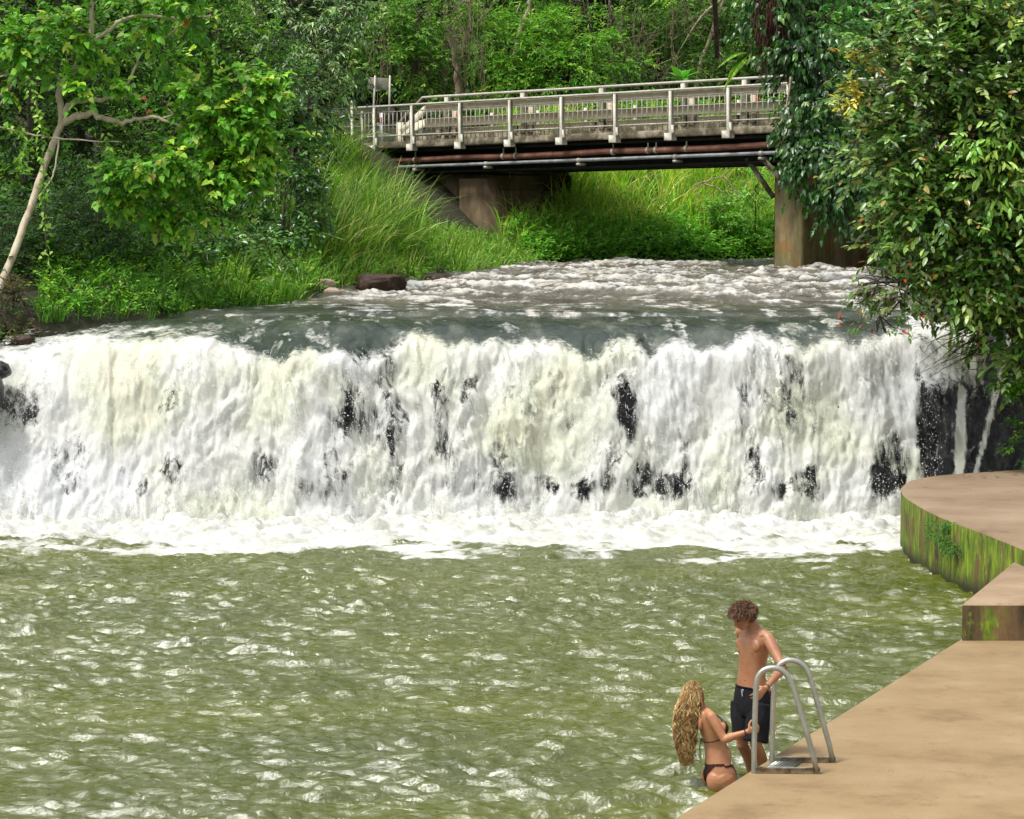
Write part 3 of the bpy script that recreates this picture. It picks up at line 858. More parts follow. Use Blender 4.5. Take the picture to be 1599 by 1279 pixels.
def prism(poly, z0, z1, bevel=0.02):
    """closed prism with a small chamfer along its top edge; poly anticlockwise"""
    poly = np.asarray(poly, float); n = len(poly)
    e = nrm(np.roll(poly, -1, 0) - poly); no = np.stack([e[:, 1], -e[:, 0]], 1)
    vn = nrm(no + np.roll(no, 1, 0))
    inn = poly - vn * bevel
    V = np.vstack([np.c_[poly, np.full(n, z0)], np.c_[poly, np.full(n, z1 - bevel)], np.c_[inn, np.full(n, z1)]])
    i = np.arange(n); j = (i + 1) % n
    q = np.vstack([np.stack([i, j, n + j, n + i], 1), np.stack([n + i, n + j, 2 * n + j, 2 * n + i], 1)])
    mb = MB(); mb.addnp(V, q)
    mb.f.setdefault(n, []).append([2 * n + k for k in range(n)])
    return mb

DZ = 0.2
E0 = np.array((1.405, 21.45)); E1 = np.array((5.0, 29.8)); ED = (E1 - E0) / np.linalg.norm(E1 - E0)
Eb = E0 - ED * 22
o = prism([tuple(Eb), (18, Eb[1]), (18, 29.8), tuple(E1)], -1.5, DZ, 0.015).build('poolside_deck', M_DECK)
o['kind'] = 'structure'
# raised step, the same line carried on
E2 = E1 + np.array((1.27, 3.4)); E3 = np.array((9, 40))
th = thing('concrete_step', (E1[0] + .5, E1[1] + .5, DZ), 'low raised concrete block with stained front face at the far end of the tan deck', 'step')
c = prism([(E1[0] + .03, E1[1] - 0.03), (18, 29.77), (18, 33.3), (E2[0], 33.3)], -1.4, 0.62, 0.03)
c.build('block', M_STEP, th)
plat = spline([(8.2, 42.3), (6.9, 41.55), (6.37, 41.1), (5.98, 40.45), (5.76, 39.6), (5.66, 38.7), (5.67, 37.75), (5.72, 36.8), (5.82, 35.8), (6.05, 34.4), (6.25, 33.0), (6.32, 32.4)], 5)
th = thing('curved_platform', (7.5, 37, 0.84), 'curved concrete platform with moss covered wall jutting into the pool below the falls', 'platform')
c = prism([tuple(p) for p in plat] + [(14, 32.4), (14, 43.2), (8.9, 43.2)], -1.4, 0.84, 0.03)
c.build('platform_slab', M_PLAT, th, False)

# small fern tufts rooted in the mossy wall
rng = np.random.default_rng(77)
tufts = [(1465, 815, 16), (1478, 835, 14), (1492, 848, 14), (1505, 858, 10), (1488, 820, 8)]
bs = []
for k in range(130):
    a, b_, r_ = tufts[rng.integers(0, 5)]
    q = (a + rng.normal(0, r_ * .35), b_ + rng.normal(0, r_ * .5))
    # wall point at this pixel: march along platform outline
    Yc = np.interp(q[0], [1417, 1430, 1480, 1540], [39.0, 37.9, 35.9, 34.5])
    pnt = P(q[0], q[1], Yc); xw = np.interp(Yc, [33.0, 34.4, 35.8, 36.8, 37.75, 38.7, 39.6], [6.25, 6.05, 5.82, 5.72, 5.67, 5.66, 5.76])
    bs.append((xw - 0.01, Yc, min(pnt[2], .8)))
bs = np.array(bs); dr = nrm(rng.standard_normal((len(bs), 3)) * .6 + np.array((-0.9, -0.5, -0.1)))
base, D, Nn, l_, w_ = spray_arrays(rng, bs, dr, 0.10, 6, 0.045, 0.02)
o = leaves_mesh('creeping_fern', base, D, Nn, l_, w_, tints(rng, len(base), [((0.05, 0.14, 0.03), 1), ((0.03, 0.09, 0.02), 1)]), M_LEAF, None)
tag(o, 'small green ferns creeping down the mossy wall of the curved platform', 'fern', kind='stuff')

# fallen leaves on the platform, each one a thing
cols = [(0.5, 0.3, 0.08), (0.35, 0.2, 0.08), (0.45, 0.38, 0.15), (0.25, 0.16, 0.07), (0.16, 0.2, 0.06)]
for i, (px, py) in enumerate([(1438, 761), (1505, 741), (1526, 737), (1533, 747), (1559, 746), (1566, 738), (1580, 737), (1514, 743), (1590, 742), (1549, 736)]):
    Yc = (CAMZ - 0.85) * FPX / (py - HOR); pnt = P(px, py, Yc)
    rr = np.random.default_rng(900 + i); a = rr.random() * 6.28
    o = leaves_mesh('fallen_leaf', np.array([(pnt[0], pnt[1], 0.853)]), np.array([(math.cos(a), math.sin(a), 0.05)]), np.array([(0, 0, 1.0)]), [0.13], [0.055], np.array([cols[i % 5]]), M_LEAF, None, True, droop=0.05, fold=0.3)
    tag(o, 'small dry leaf fallen on the curved concrete platform near the rock face', 'leaf', 'fallen leaves on the curved platform')
# ------------------------------------------------------------------ bridge
M_GALV = rough_mat('galvanised_steel', [(0.3, (0.34, 0.31, 0.24)), (0.6, (0.50, 0.48, 0.40)), (0.8, (0.34, 0.28, 0.19))], 4, rough=0.55, bump=0.15, spec=0.5, metal=0.25)
M_TIMB = rough_mat('pale_guard_rail', [(0.28, (0.36, 0.30, 0.18)), (0.45, (0.68, 0.62, 0.46)), (0.72, (0.78, 0.73, 0.58))], 2.5, rough=0.7, bump=0.2, stretch=(1, 1, 2))
M_RUST = rough_mat('rusty_pipe', [(0.3, (0.09, 0.035, 0.02)), (0.5, (0.20, 0.085, 0.055)), (0.66, (0.30, 0.15, 0.10)), (0.78, (0.5, 0.38, 0.27))], 2.2, rough=0.7, bump=0.3)
M_PIPE = rough_mat('grey_pipe', [(0.3, (0.10, 0.10, 0.10)), (0.6, (0.28, 0.29, 0.29)), (0.8, (0.4, 0.4, 0.38))], 3, rough=0.5, bump=0.2, spec=0.5)
M_BEAM = rough_mat('near_black_beam', [(0.3, (0.006, 0.006, 0.005)), (0.6, (0.02, 0.018, 0.014)), (0.8, (0.05, 0.045, 0.03))], 2, rough=0.9, bump=0.3, stretch=(1, 1, 0.3))  # near-black colour shared by beams, soffit and bearing shelf
M_SLAB = rough_mat('mouldy_slab', [(0.3, (0.035, 0.03, 0.02)), (0.48, (0.10, 0.085, 0.05)), (0.62, (0.27, 0.23, 0.16)), (0.8, (0.42, 0.37, 0.28))], 2.8, rough=0.9, bump=0.4)
M_PIER = None
m, nt, out = new_mat('stained_pier'); N = NT(nt)
vs = N.coord((1, 1, 0.22)); v = N.coord()
c = N.ramp(N.noise(vs, 2.4, 8, 0.68), [(0.3, (0.035, 0.028, 0.012)), (0.45, (0.13, 0.105, 0.035)), (0.6, (0.25, 0.2, 0.10)), (0.75, (0.30, 0.27, 0.17))])
c = N.mix(N.ramp(N.noise(v, 1.3, 6, 0.7), [(0.52, (0, 0, 0)), (0.64, (0.8, 0.8, 0.8))]), c, (0.26, 0.12, 0.025))
c = N.mix(N.ramp(N.noise(vs, 4.3, 6, 0.7), [(0.55, (0, 0, 0)), (0.68, (0.7, 0.7, 0.7))]), c, (0.10, 0.12, 0.02))
s = N.bsdf(Base_Color=c, Roughness=0.85, Normal=N.bump(N.noise(v, 14, 6, 0.7), 0.4, 0.03))
N.l(s.outputs[0], out.inputs[0]); M_PIER = m

BD = np.array((.7216, -.692, 0.017)); BN = np.array((.692, .7216, 0))    # along the bridge; away from the camera
def B(t, n, z):     # t along, n back from the near edge, z above the deck edge
    p = bridge_xy(t)
    return np.array((p[0] + BN[0] * n, p[1] + BN[1] * n, 6.77 + 0.017 * t + z))
def bar(mb, a, b_, hw, hh, bev=0.0):
    a = np.asarray(a, float); b_ = np.asarray(b_, float)
    d = nrm(b_ - a); s = np.cross(d, UP)
    s = nrm(s) if np.linalg.norm(s) > 1e-3 else nrm(BD * (1, 1, 0)); u = np.cross(s, d)
    mb.obox((a + b_) / 2, (b_ - a) / 2, s * hw, u * hh, bev)
def vbar(mb, p, z0, z1, h1, h2, bev=0.0):
    mb.obox((p[0], p[1], (z0 + z1) / 2), nrm(BD * (1, 1, 0)) * h1, BN * h2, (0, 0, (z1 - z0) / 2), bev)

TL, TR = -2.3, 23.0
br = thing('road_bridge', B(8, 3, -3.5), 'long concrete road bridge with pale railings and two pipes spanning the river', 'bridge')
mb = MB(); mb.obox((B(TL, 2.3, -.13) + B(TR, 2.3, -.13)) / 2, (B(TR, 0, 0) - B(TL, 0, 0)) / 2, BN * 2.3, (0, 0, 0.10), 0.02)
mb.build('deck_slab', M_SLAB, br)
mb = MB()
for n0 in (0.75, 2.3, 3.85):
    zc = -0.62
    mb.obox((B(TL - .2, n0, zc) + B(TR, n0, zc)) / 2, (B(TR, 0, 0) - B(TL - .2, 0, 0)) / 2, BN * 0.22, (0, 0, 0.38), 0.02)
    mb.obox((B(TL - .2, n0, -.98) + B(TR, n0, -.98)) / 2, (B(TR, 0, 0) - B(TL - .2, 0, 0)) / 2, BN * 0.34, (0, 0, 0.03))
mb.build('beams', M_BEAM, br)
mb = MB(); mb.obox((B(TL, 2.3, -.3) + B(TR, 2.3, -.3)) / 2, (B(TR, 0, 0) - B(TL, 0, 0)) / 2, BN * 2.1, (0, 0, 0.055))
mb.build('soffit', M_BEAM, br)
# kerb under the guard rail
mb = MB(); mb.obox((B(TL, 1.65, .07) + B(TR, 1.65, .07)) / 2, (B(TR, 0, 0) - B(TL, 0, 0)) / 2, BN * 0.22, (0, 0, 0.10), 0.02)
mb.build('kerb', M_SLAB, br)
mb = MB(); mb.obox((B(TL, 4.4, .10) + B(TR, 4.4, .10)) / 2, (B(TR, 0, 0) - B(TL, 0, 0)) / 2, BN * 0.18, (0, 0, 0.13), 0.02)
mb.build('kerb', M_SLAB, br)
# near hand rail: posts on brackets, panels of balusters
SP = 2.045
posts = [-1.64] + [i * SP for i in range(0, 11)]
for t in posts:
    mb = MB(); p = B(t, 0.0, 0)
    vbar(mb, p, p[2] - 0.22, p[2] + 1.03, 0.055, 0.05, 0.008)
    po = mb.build('railing_post', M_GALV, br)
    mb = MB(); q = B(t, -0.03, 0); vbar(mb, q, q[2] - 0.33, q[2] - 0.12, 0.14, 0.11, 0.01)
    mb.build('bracket', M_GALV, po)
    mb = MB(); q = B(t + .09, -0.02, 0); vbar(mb, q, q[2] - 0.12, q[2] + 0.1, 0.045, 0.03, 0.005)
    mb.build('base_plate', M_GALV, po)
ts = [-2.5] + posts
for i in range(len(ts) - 1):
    a, b_ = ts[i], ts[i + 1]; mb = MB()
    mb.tube([B(a, 0.06, .15), B(b_, 0.06, .15)], 0.022, 6)
    mb.tube([B(a, 0.06, .88), B(b_, 0.06, .88)], 0.018, 6)
    n = max(4, int(round((b_ - a) / 0.19)))
    for k in range(1, n):
        t = a + (b_ - a) * k / n; p = B(t, 0.06, 0)
        mb.tube([(p[0], p[1], p[2] - .02), (p[0], p[1], p[2] + .9)], 0.0125, 4)
    mb.build('railing_panel', M_GALV, br)
mb = MB(); mb.tube([B(t, 0.0, 1.055) for t in np.linspace(-2.6, TR - .5, 12)], 0.036, 8)
mb.build('handrail', M_GALV, br)
# taller guard rail between footway and road
gp = []
for px in (700, 818, 940, 1067, 1162, 1265, 1370):
    # find t so that the post stands at this place along the rail
    r = (px - CX) / FPX
    n0 = 1.6
    t = (r * (81.5 + .7216 * n0) + 3.0 - .692 * n0) / (.7216 + r * .692); gp.append(t)
for t in gp:
    mb = MB(); p = B(t, 1.6, 0)
    vbar(mb, p, p[2] + 0.0, p[2] + 1.32, 0.09, 0.07, 0.01)
    po = mb.build('guard_post', M_GALV, br)
    mb = MB(); q = B(t + .22, 1.72, 0); vbar(mb, q, q[2] + 0.0, q[2] + 1.08, 0.11, 0.07, 0.01)
    mb.build('timber_post', M_TIMB, po)
    mb = MB()
    for dt in (-.22, .12, .42):
        q = B(t + dt, 1.45, 0); vbar(mb, q, q[2] + 0.12, q[2] + .36, 0.11, 0.05, 0.02)
    mb.build('base_block', M_SLAB, po)
t0 = gp[0] - 1.1
mb = MB(); mb.tube(np.vstack([[B(t0 - 1.15, 1.6, .55)], [B(t0, 1.6, 1.36)], [B(t, 1.6, 1.36) for t in np.linspace(t0 + .5, TR - 1, 10)]]), 0.04, 8)
mb.build('guard_handrail', M_GALV, br)
for zc, hh in ((1.00, .115), (.56, .135)):
    mb = MB()
    for nn_ in (1.40,):
        bar(mb, B(t0 + .35, nn_, zc), B(TR - 1, nn_, zc), 0.05, hh, 0.015)
        if zc > 1: bar(mb, B(t0 + .35, nn_, zc), B(t0 - .75, nn_, .42), 0.05, hh * .9, 0.015)
        else: bar(mb, B(t0 + .35, nn_, zc), B(t0 - .75, nn_, .30), 0.05, hh * .9, 0.015)
    mb.build('guard_rail', M_TIMB, br)
mb = MB(); p = B(t0 - .85, 1.48, 0); vbar(mb, p, p[2] + .0, p[2] + .62, 0.16, 0.05, 0.01); mb.build('rail_end', M_TIMB, br)
# rail on the far side of the road
mb = MB(); bar(mb, B(-4, 4.4, .42), B(TR, 4.4, .42), .04, .10, .01); bar(mb, B(-4, 4.4, .80), B(TR, 4.4, .80), .04, .06, .01)
mb.build('far_guard_rail', M_TIMB, br)
for k in range(12):
    mb = MB(); p = B(-1 + k * 2.0, 4.5, 0); vbar(mb, p, p[2] + .05, p[2] + .95, .07, .05, .01); mb.build('far_guard_post', M_GALV, br)
# reflectors
M_REDR = rough_mat('red_reflector', [(0.3, (0.5, 0.02, 0.02)), (0.7, (0.6, 0.04, 0.03))], rough=0.3, bump=0)
for t in (gp[0] + .36, gp[2] + .36, gp[4] + .36):
    mb = MB(); p = B(t, 1.64, 0); vbar(mb, p, p[2] + .62, p[2] + .86, .035, .012); mb.build('reflector', M_REDR, br)
# two pipes slung under the edge
zr = -0.60
mb = MB(); tt = np.linspace(-1.8, TR, 14)
mb.tube([B(t, 0.22, zr + 0.004 * t + .02 * math.sin(t)) for t in tt], 0.082, 12)
po = mb.build('rusty_pipe', M_RUST, br, True)
for t in (-.1, 3.6, 4.1, 7.9, 9.2, 9.5, 10.6, 14.2):
    mb = MB(); mb.tube([B(t - .035, .22, zr + .004 * t), B(t + .035, .22, zr + .004 * t)], 0.098, 12)
    p = B(t, .22, 0); vbar(mb, p, p[2] + zr + .08, p[2] - .2, .02, .01); mb.build('clamp', M_GALV, po)
mb = MB(); mb.tube([B(t, 0.10, -.80 + .003 * t) for t in tt], 0.05, 10)
po = mb.build('grey_pipe', M_PIPE, br, True)
for t in (0.0, 3.0, 6.7, 10.3, 13.3, 15.2):
    mb = MB(); mb.tube([B(t - .05, .10, -.80 + .003 * t), B(t + .05, .10, -.80 + .003 * t)], 0.066, 10)
    q = B(t, .2, 0); vbar(mb, q, q[2] - .93, q[2] - .86, .05, .16); mb.build('clamp', M_GALV, po)
# pier: a concrete blade standing in the river
pt = None
r = (1205 - CX) / FPX; n0 = 0.9
ta = (r * (81.5 + .7216 * n0) + 3.0 - .692 * n0) / (.7216 + r * .692)
mb = MB()
zb, zt = 2.2, B(ta, 0, -.98)[2] - .03
c0 = B(ta + .52, n0 + 1.75, 0); c0[2] = (zb + zt) / 2
mb.obox(c0, nrm(BD * (1, 1, 0)) * .52, BN * 1.75, (0, 0, (zt - zb) / 2), 0.09)
pr = mb.build('pier', M_PIER, br)
mb = MB(); bar(mb, B(ta - .62, n0 - .35, -.86), B(ta - .03, n0 + .1, -1.95), .05, .07); mb.build('strut', M_SLAB, pr)
mb = MB(); bar(mb, B(ta + .15, n0 - .7, -.86), B(ta + .95, n0 - .08, -1.95), .05, .07); mb.build('strut', M_SLAB, pr)
mb = MB(); a = B(ta + .52, n0 + 1.75, -1.04); mb.obox(a, nrm(BD * (1, 1, 0)) * .66, BN * 1.9, (0, 0, .05), .01); mb.build('bearing_shelf', M_BEAM, pr)
# abutment with a flared foot
r = (775 - CX) / FPX; n0 = 0.9
tb = (r * (81.5 + .7216 * n0) + 3.0 - .692 * n0) / (.7216 + r * .692)
mb = MB()
a = B(tb - 3.0, n0 + 1.7, 0); zt = B(tb, 0, -1.0)[2]
mb.obox((a[0], a[1], (2.4 + zt) / 2), nrm(BD * (1, 1, 0)) * 3.0, BN * 1.7, (0, 0, (zt - 2.4) / 2), .12)
M_ABUT = rough_mat('shade_toned_concrete', [(0.3, (0.03, 0.02, 0.01)), (0.5, (0.09, 0.062, 0.032)), (0.7, (0.19, 0.14, 0.08))], 1.2, rough=.85, bump=.4, stretch=(1, 1, .4))  # abutment's shade is darkened into this concrete colour
ab = mb.build('abutment', M_ABUT, br)
mb = MB()     # flared buttress, wider towards its foot
prof = [(0.12, 2.3), (.17, 1.7), (.28, 1.25), (.48, .85), (.78, .5), (1.1, .12), (1.15, -.9)]
V = []; 
for n_ in (n0 - .35, n0 + 3.2):
    for dx, z in prof: 
        q = B(tb + dx - .15, n_ - (dx * .25 if n_ < 2 else 0), 0); V.append((q[0], q[1], 3.3 + z))
    for dx, z in ((-1.2, 2.3), (-1.2, -.9)):
        q = B(tb + dx, n_, 0); V.append((q[0], q[1], 3.3 + z))
k = len(prof) + 2
order = list(range(len(prof))) + [k - 1, k - 2]
mb.add(V, [tuple(order), tuple(x + k for x in order[::-1])] + [tuple([order[i], order[i] + k, order[(i + 1) % k] + k, order[(i + 1) % k]]) for i in range(k)])
mb.build('flared_foot', M_ABUT, ab)

# fence and posts beyond the left end
fe = thing('mesh_fence', B(-4, 0, 0), 'dark wire fence running left from the tall grey post at the end of the bridge', 'fence')
mb = MB(); p = B(-2.62, 0, 0); vbar(mb, p, p[2] - .4, p[2] + 1.30, .06, .06, .01); mb.build('post', M_GALV, fe)
mb = MB(); p = B(-2.35, .15, 0); vbar(mb, p, p[2] - .4, p[2] + .95, .045, .045, .01); mb.build('post', M_TIMB, fe)
M_DARKM = rough_mat('dark_fence_wire', [(0.3, (0.03, 0.03, 0.03)), (0.7, (0.09, 0.09, 0.085))], rough=.6, bump=.1)
mb = MB()
mb.tube([B(-2.6, 0, 1.04), B(-9.6, .4, 1.12)], .03, 6); mb.tube([B(-2.6, 0, .1), B(-9.6, .4, .12)], .02, 6)
for k in range(52):
    p = B(-2.7 - k * .135, .02 + k * .0075, 0); mb.tube([(p[0], p[1], p[2] + .1), (p[0], p[1], p[2] + 1.04)], .011, 4)
mb.build('wire_panel', M_DARKM, fe)
for t in (-4.9, -7.2, -9.6):
    mb = MB(); p = B(t, .2, 0); vbar(mb, p, p[2] - .4, p[2] + 1.15, .04, .04); mb.build('post', M_DARKM, fe)
gr_ = thing('road_guard_rail', B(-3, 2.2, 0), 'white metal road guard rail running behind the wire fence left of the bridge', 'guard rail')
mb = MB(); bar(mb, B(-9, 2.2, .58), B(-.3, 2.2, .50), .03, .075, .02); mb.build('rail', M_GALV, gr_)
mb = MB(); bar(mb, B(-9, 2.25, .30), B(-.3, 2.25, .22), .03, .06, .02); mb.build('rail', M_GALV, gr_)
for t in (-8, -6, -4, -2, -.6):
    mb = MB(); p = B(t, 2.3, 0); vbar(mb, p, p[2] - .4, p[2] + .7, .05, .05); mb.build('post', M_GALV, gr_)
for t, lab in ((-2.42, 'short white marker post with red band beside the tall grey fence post'),):
    mk = thing('marker_post', B(t, 1.0, 0), lab, 'marker post')
    mb = MB(); p = B(t, 1.0, 0); vbar(mb, p, p[2] - .2, p[2] + .95, .05, .02); mb.build('post_blade', rough_mat('white_plastic', [(0.3, (.7, .7, .68)), (.7, (.8, .8, .78))], rough=.5, bump=0), mk)
    mb = MB(); vbar(mb, B(t, .97, 0), p[2] + .6, p[2] + .78, .045, .012); mb.build('red_band', M_REDR, mk)
# back of a road sign on two posts
M_SIGN = rough_mat('weathered_sign_back', [(0.3, (0.10, 0.10, 0.06)), (0.55, (0.24, 0.24, 0.17)), (0.75, (0.32, 0.31, 0.24))], 2, rough=.6, bump=.1)
YS = 86.0
sg = thing('road_sign', P(588, 200, YS), 'back of a grey rectangular road sign on two posts behind the bridge railing', 'road sign')
a = P(592, 131, YS); mb = MB(); mb.obox(a, (.36, .05, -.02), (0, .012, 0), (0.015, 0, .19), .004); mb.build('sign_panel', M_SIGN, sg)
mb = MB(); mb.tube([P(586, 118, YS - .05), P(581, 215, YS)], .035, 6); mb.build('post', M_GALV, sg)
mb = MB(); mb.tube([P(609, 118, YS - .05), P(607, 215, YS)], .035, 6); mb.build('post', M_GALV, sg)
# ------------------------------------------------------------------ palettes
DK = [((0.009, 0.028, 0.005), 3), ((0.015, 0.045, 0.007), 3), ((0.035, 0.09, 0.014), 1)]  # dark leaves; shade of the forest gaps is put into these colours
MID = [((0.035, 0.11, 0.012), 3), ((0.07, 0.18, 0.022), 3), ((0.12, 0.25, 0.035), 1.8), ((0.18, 0.29, 0.06), .8)]
BRT = [((0.07, 0.20, 0.02), 3), ((0.11, 0.27, 0.03), 3), ((0.17, 0.32, 0.04), 1.5), ((0.26, 0.36, 0.06), .4)]
GRY = [((0.06, 0.13, 0.04), 3), ((0.10, 0.18, 0.06), 3), ((0.16, 0.24, 0.10), 1.4), ((0.03, 0.08, 0.02), 1.5)]
OLV = [((0.045, 0.115, 0.022), 3), ((0.085, 0.175, 0.04), 3), ((0.15, 0.25, 0.08), 2), ((0.26, 0.35, 0.15), 1.3), ((0.02, 0.055, 0.012), 1.3)]
IVY = [((0.014, 0.055, 0.010), 3), ((0.022, 0.08, 0.012), 3), ((0.06, 0.14, 0.02), 1)]
FRN = [((0.10, 0.22, 0.03), 2), ((0.16, 0.30, 0.04), 2)]

def tree(name, label, cat, trunk, blobs, pal, seed, bark=None, r0=0.16, r1=0.05, limbs=(), group=None, tnm='trunk', auto=True, grounded=True, **kw):
    """trunk: list of (px,py,Y); its foot goes down to the ground"""
    pts = [P(*q) for q in trunk]
    foot = pts[0].copy(); foot[2] = float(ground_z(foot[0], foot[1])) - 0.15
    if grounded and foot[2] < pts[0][2] - .05: pts = [foot] + pts
    th = thing(name, pts[0], label, cat, group)
    mb = MB(); rng = np.random.default_rng(seed + 5)
    limb(mb, pts, r0, r1, 8, 6, r0 * .12, rng)
    for lb in limbs:
        limb(mb, [P(*q) for q in lb[0]], lb[1], lb[2], 6, 5, lb[1] * .25, rng)
    if blobs and auto:   # limbs reaching into each mass of leaves
        top = np.array(pts[-1]); mid_ = np.array(pts[max(0, len(pts) // 2)])
        for b in blobs:
            c = P(b[0], b[1], b[2]); s0 = mid_ * .5 + top * .5 if rng.random() < .5 else top
            q = (s0 + c) / 2 + rng.normal(0, .25, 3) + np.array((0, 0, .2))
            limb(mb, [s0, q, c], r1 * .75, .012, 5, 5, .02, rng)
            for k in range(4):
                e = c + rng.normal(0, 1, 3) * np.array((b[3], .5 * b[3], b[4])) * b[2] / FPX * .6
                limb(mb, [q * .4 + c * .6, (c + e) / 2 + rng.normal(0, .08, 3), e], .014, .006, 4, 3)
    mb.build(tnm, bark or M_BARKD, th)
    if blobs: crown('crown', th, blobs, pal, seed, **kw)
    return th

# ------------------------------------------------------------------ far forest behind the bridge
back = [(-260, 70, 84), (-90, 60, 86), (60, 60, 88), (190, 40, 92), (330, 60, 96), (455, 60, 99), (580, 60, 102), (700, 60, 104), (820, 40, 106), (930, 60, 106), (1050, 60, 106), (1165, 40, 104), (1290, 60, 102), (1420, 60, 99), (1560, 60, 96), (1720, 60, 94), (1880, 60, 92)]
tones = ['darkest', 'tall', 'broad', 'shaded', 'dense', 'tangled', 'straggling', 'high']
names_at = ['far left of the leaning tree', 'behind the top left corner foliage', 'behind the leaning tree at the left edge', 'behind the leaning tree crown', 'behind the grey green trees at upper left', 'behind the grey green tree left of the road sign',
            'behind the road sign', 'behind the forked pale trunk', 'behind the bright green tree above the bridge', 'above the middle of the bridge', 'behind the broad leaved plant above the railing', 'behind the ivy column at its left', 'behind the ivy column at its right',
            'behind the big olive bush', 'behind the top right corner foliage', 'beyond the right frame edge', 'farthest right beyond the frame']
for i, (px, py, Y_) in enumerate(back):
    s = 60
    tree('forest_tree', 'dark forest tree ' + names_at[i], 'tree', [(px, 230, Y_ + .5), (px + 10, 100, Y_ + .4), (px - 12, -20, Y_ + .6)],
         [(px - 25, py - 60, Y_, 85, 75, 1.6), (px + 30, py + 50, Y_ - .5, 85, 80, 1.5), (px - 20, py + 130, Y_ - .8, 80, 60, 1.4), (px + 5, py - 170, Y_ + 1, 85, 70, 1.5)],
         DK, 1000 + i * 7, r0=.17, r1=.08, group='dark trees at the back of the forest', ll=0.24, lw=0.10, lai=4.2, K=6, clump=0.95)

tree('bright_tree', 'bright green small leaved tree above the bridge railing, right of the forked trunk', 'tree', [(872, 230, 91), (868, 120, 91), (850, 30, 91)],
     [(800, 70, 90, 62, 42, .9), (862, 62, 90, 48, 40, .9), (790, 118, 89.5, 55, 28, .8), (880, 110, 89.5, 52, 40, .9), (905, 40, 91, 40, 30, .8), (765, 30, 91, 40, 26, .8), (930, 75, 90, 30, 26, .7)], BRT, 31, r0=.12,
     ll=.17, lw=.055, lai=3.4, K=7, clump=.5)
tree('forked_tree', 'slim tree with pale forked trunk standing behind the left part of the bridge', 'tree', [(714, 230, 90), (716, 140, 90), (711, 90, 90), (700, 40, 90), (690, -30, 90)],
     [(660, -10, 90, 50, 26, .8), (735, 5, 90, 40, 22, .8)], MID, 41, bark=M_BARK, r0=.16, r1=.07, limbs=[([(716, 85, 90), (728, 60, 90), (733, 20, 90), (728, -20, 90)], .08, .04), ([(728, 50, 90), (760, 20, 90.4), (780, -10, 90)], .035, .02)], ll=.17, lw=.07, lai=2.4)
tree('bent_pale_tree', 'tree with bent pale bare stem leaning right above the bridge, beside the bright green tree', 'tree', [(780, 230, 93), (800, 110, 93), (815, 40, 93), (826, 15, 93), (832, -25, 93)],
     [(850, -20, 93, 50, 20, .8)], MID, 43, bark=M_BARK, r0=.10, r1=.09, limbs=[([(818, 34, 93), (808, 20, 92.8), (812, 5, 93)], .03, .015)], ll=.17, lw=.07, lai=2.4)
tree('viney_tree', 'vine tangled tree standing right behind the road sign', 'tree', [(665, 240, 88), (650, 120, 88), (655, 20, 88)],
     [(650, 30, 87.5, 50, 50, .9), (645, 105, 87, 48, 42, .8), (675, 150, 87, 42, 26, .7), (620, 60, 88, 30, 50, .8), (760, 175, 88, 60, 24, .6)], MID, 51, ll=.14, lw=.06, lai=2.6, K=6, clump=.5)
tree('leaning_stem_tree', 'thin tree with pale stem slanting up to the right above the middle of the bridge', 'tree', [(1078, 220, 94), (1090, 120, 94), (1108, 60, 94), (1135, -10, 94)],
     [(1010, 60, 95, 70, 50, 1), (1100, 25, 95, 60, 30, .9), (1040, 120, 94, 60, 34, .8), (960, 110, 94.5, 50, 40, .8), (1130, 110, 93, 50, 45, .8)], [((0.03, 0.08, 0.014), 3), ((0.06, 0.12, 0.02), 2), ((0.11, 0.18, 0.03), .7)], 61, bark=M_BARK, r0=.09, r1=.05, ll=.14, lw=.055, lai=2.2, K=6, clump=.5)
# tangle of dry vines hanging over the undergrowth
rng = np.random.default_rng(5); st = []
for k in range(60):
    px = rng.uniform(910, 1080); py = rng.uniform(-10, 90)
    st.append((P(px, py, 92.5 + rng.normal(0, .4)), P(px + rng.normal(0, 22), py + rng.uniform(30, 110), 92.3 + rng.normal(0, .4)), rng.uniform(0, .15)))
o = vines('dry_vine_tangle', None, st, 6, rad=.012); tag(o, 'tangle of dry brown vines hanging in the dark forest above the middle of the bridge', 'vines', kind='stuff')
st = []
for k in range(90):
    px = rng.uniform(590, 760); py = rng.uniform(-20, 90)
    st.append((P(px, py, 88 + rng.normal(0, .4)), P(px + rng.normal(0, 14), py + rng.uniform(30, 140), 87 + rng.normal(0, .4)), rng.uniform(0, .2)))
o = vines('hanging_vines', None, st, 7, rad=.011); tag(o, 'thin pale vines hanging in front of the dark forest near the road sign', 'vines', kind='stuff')

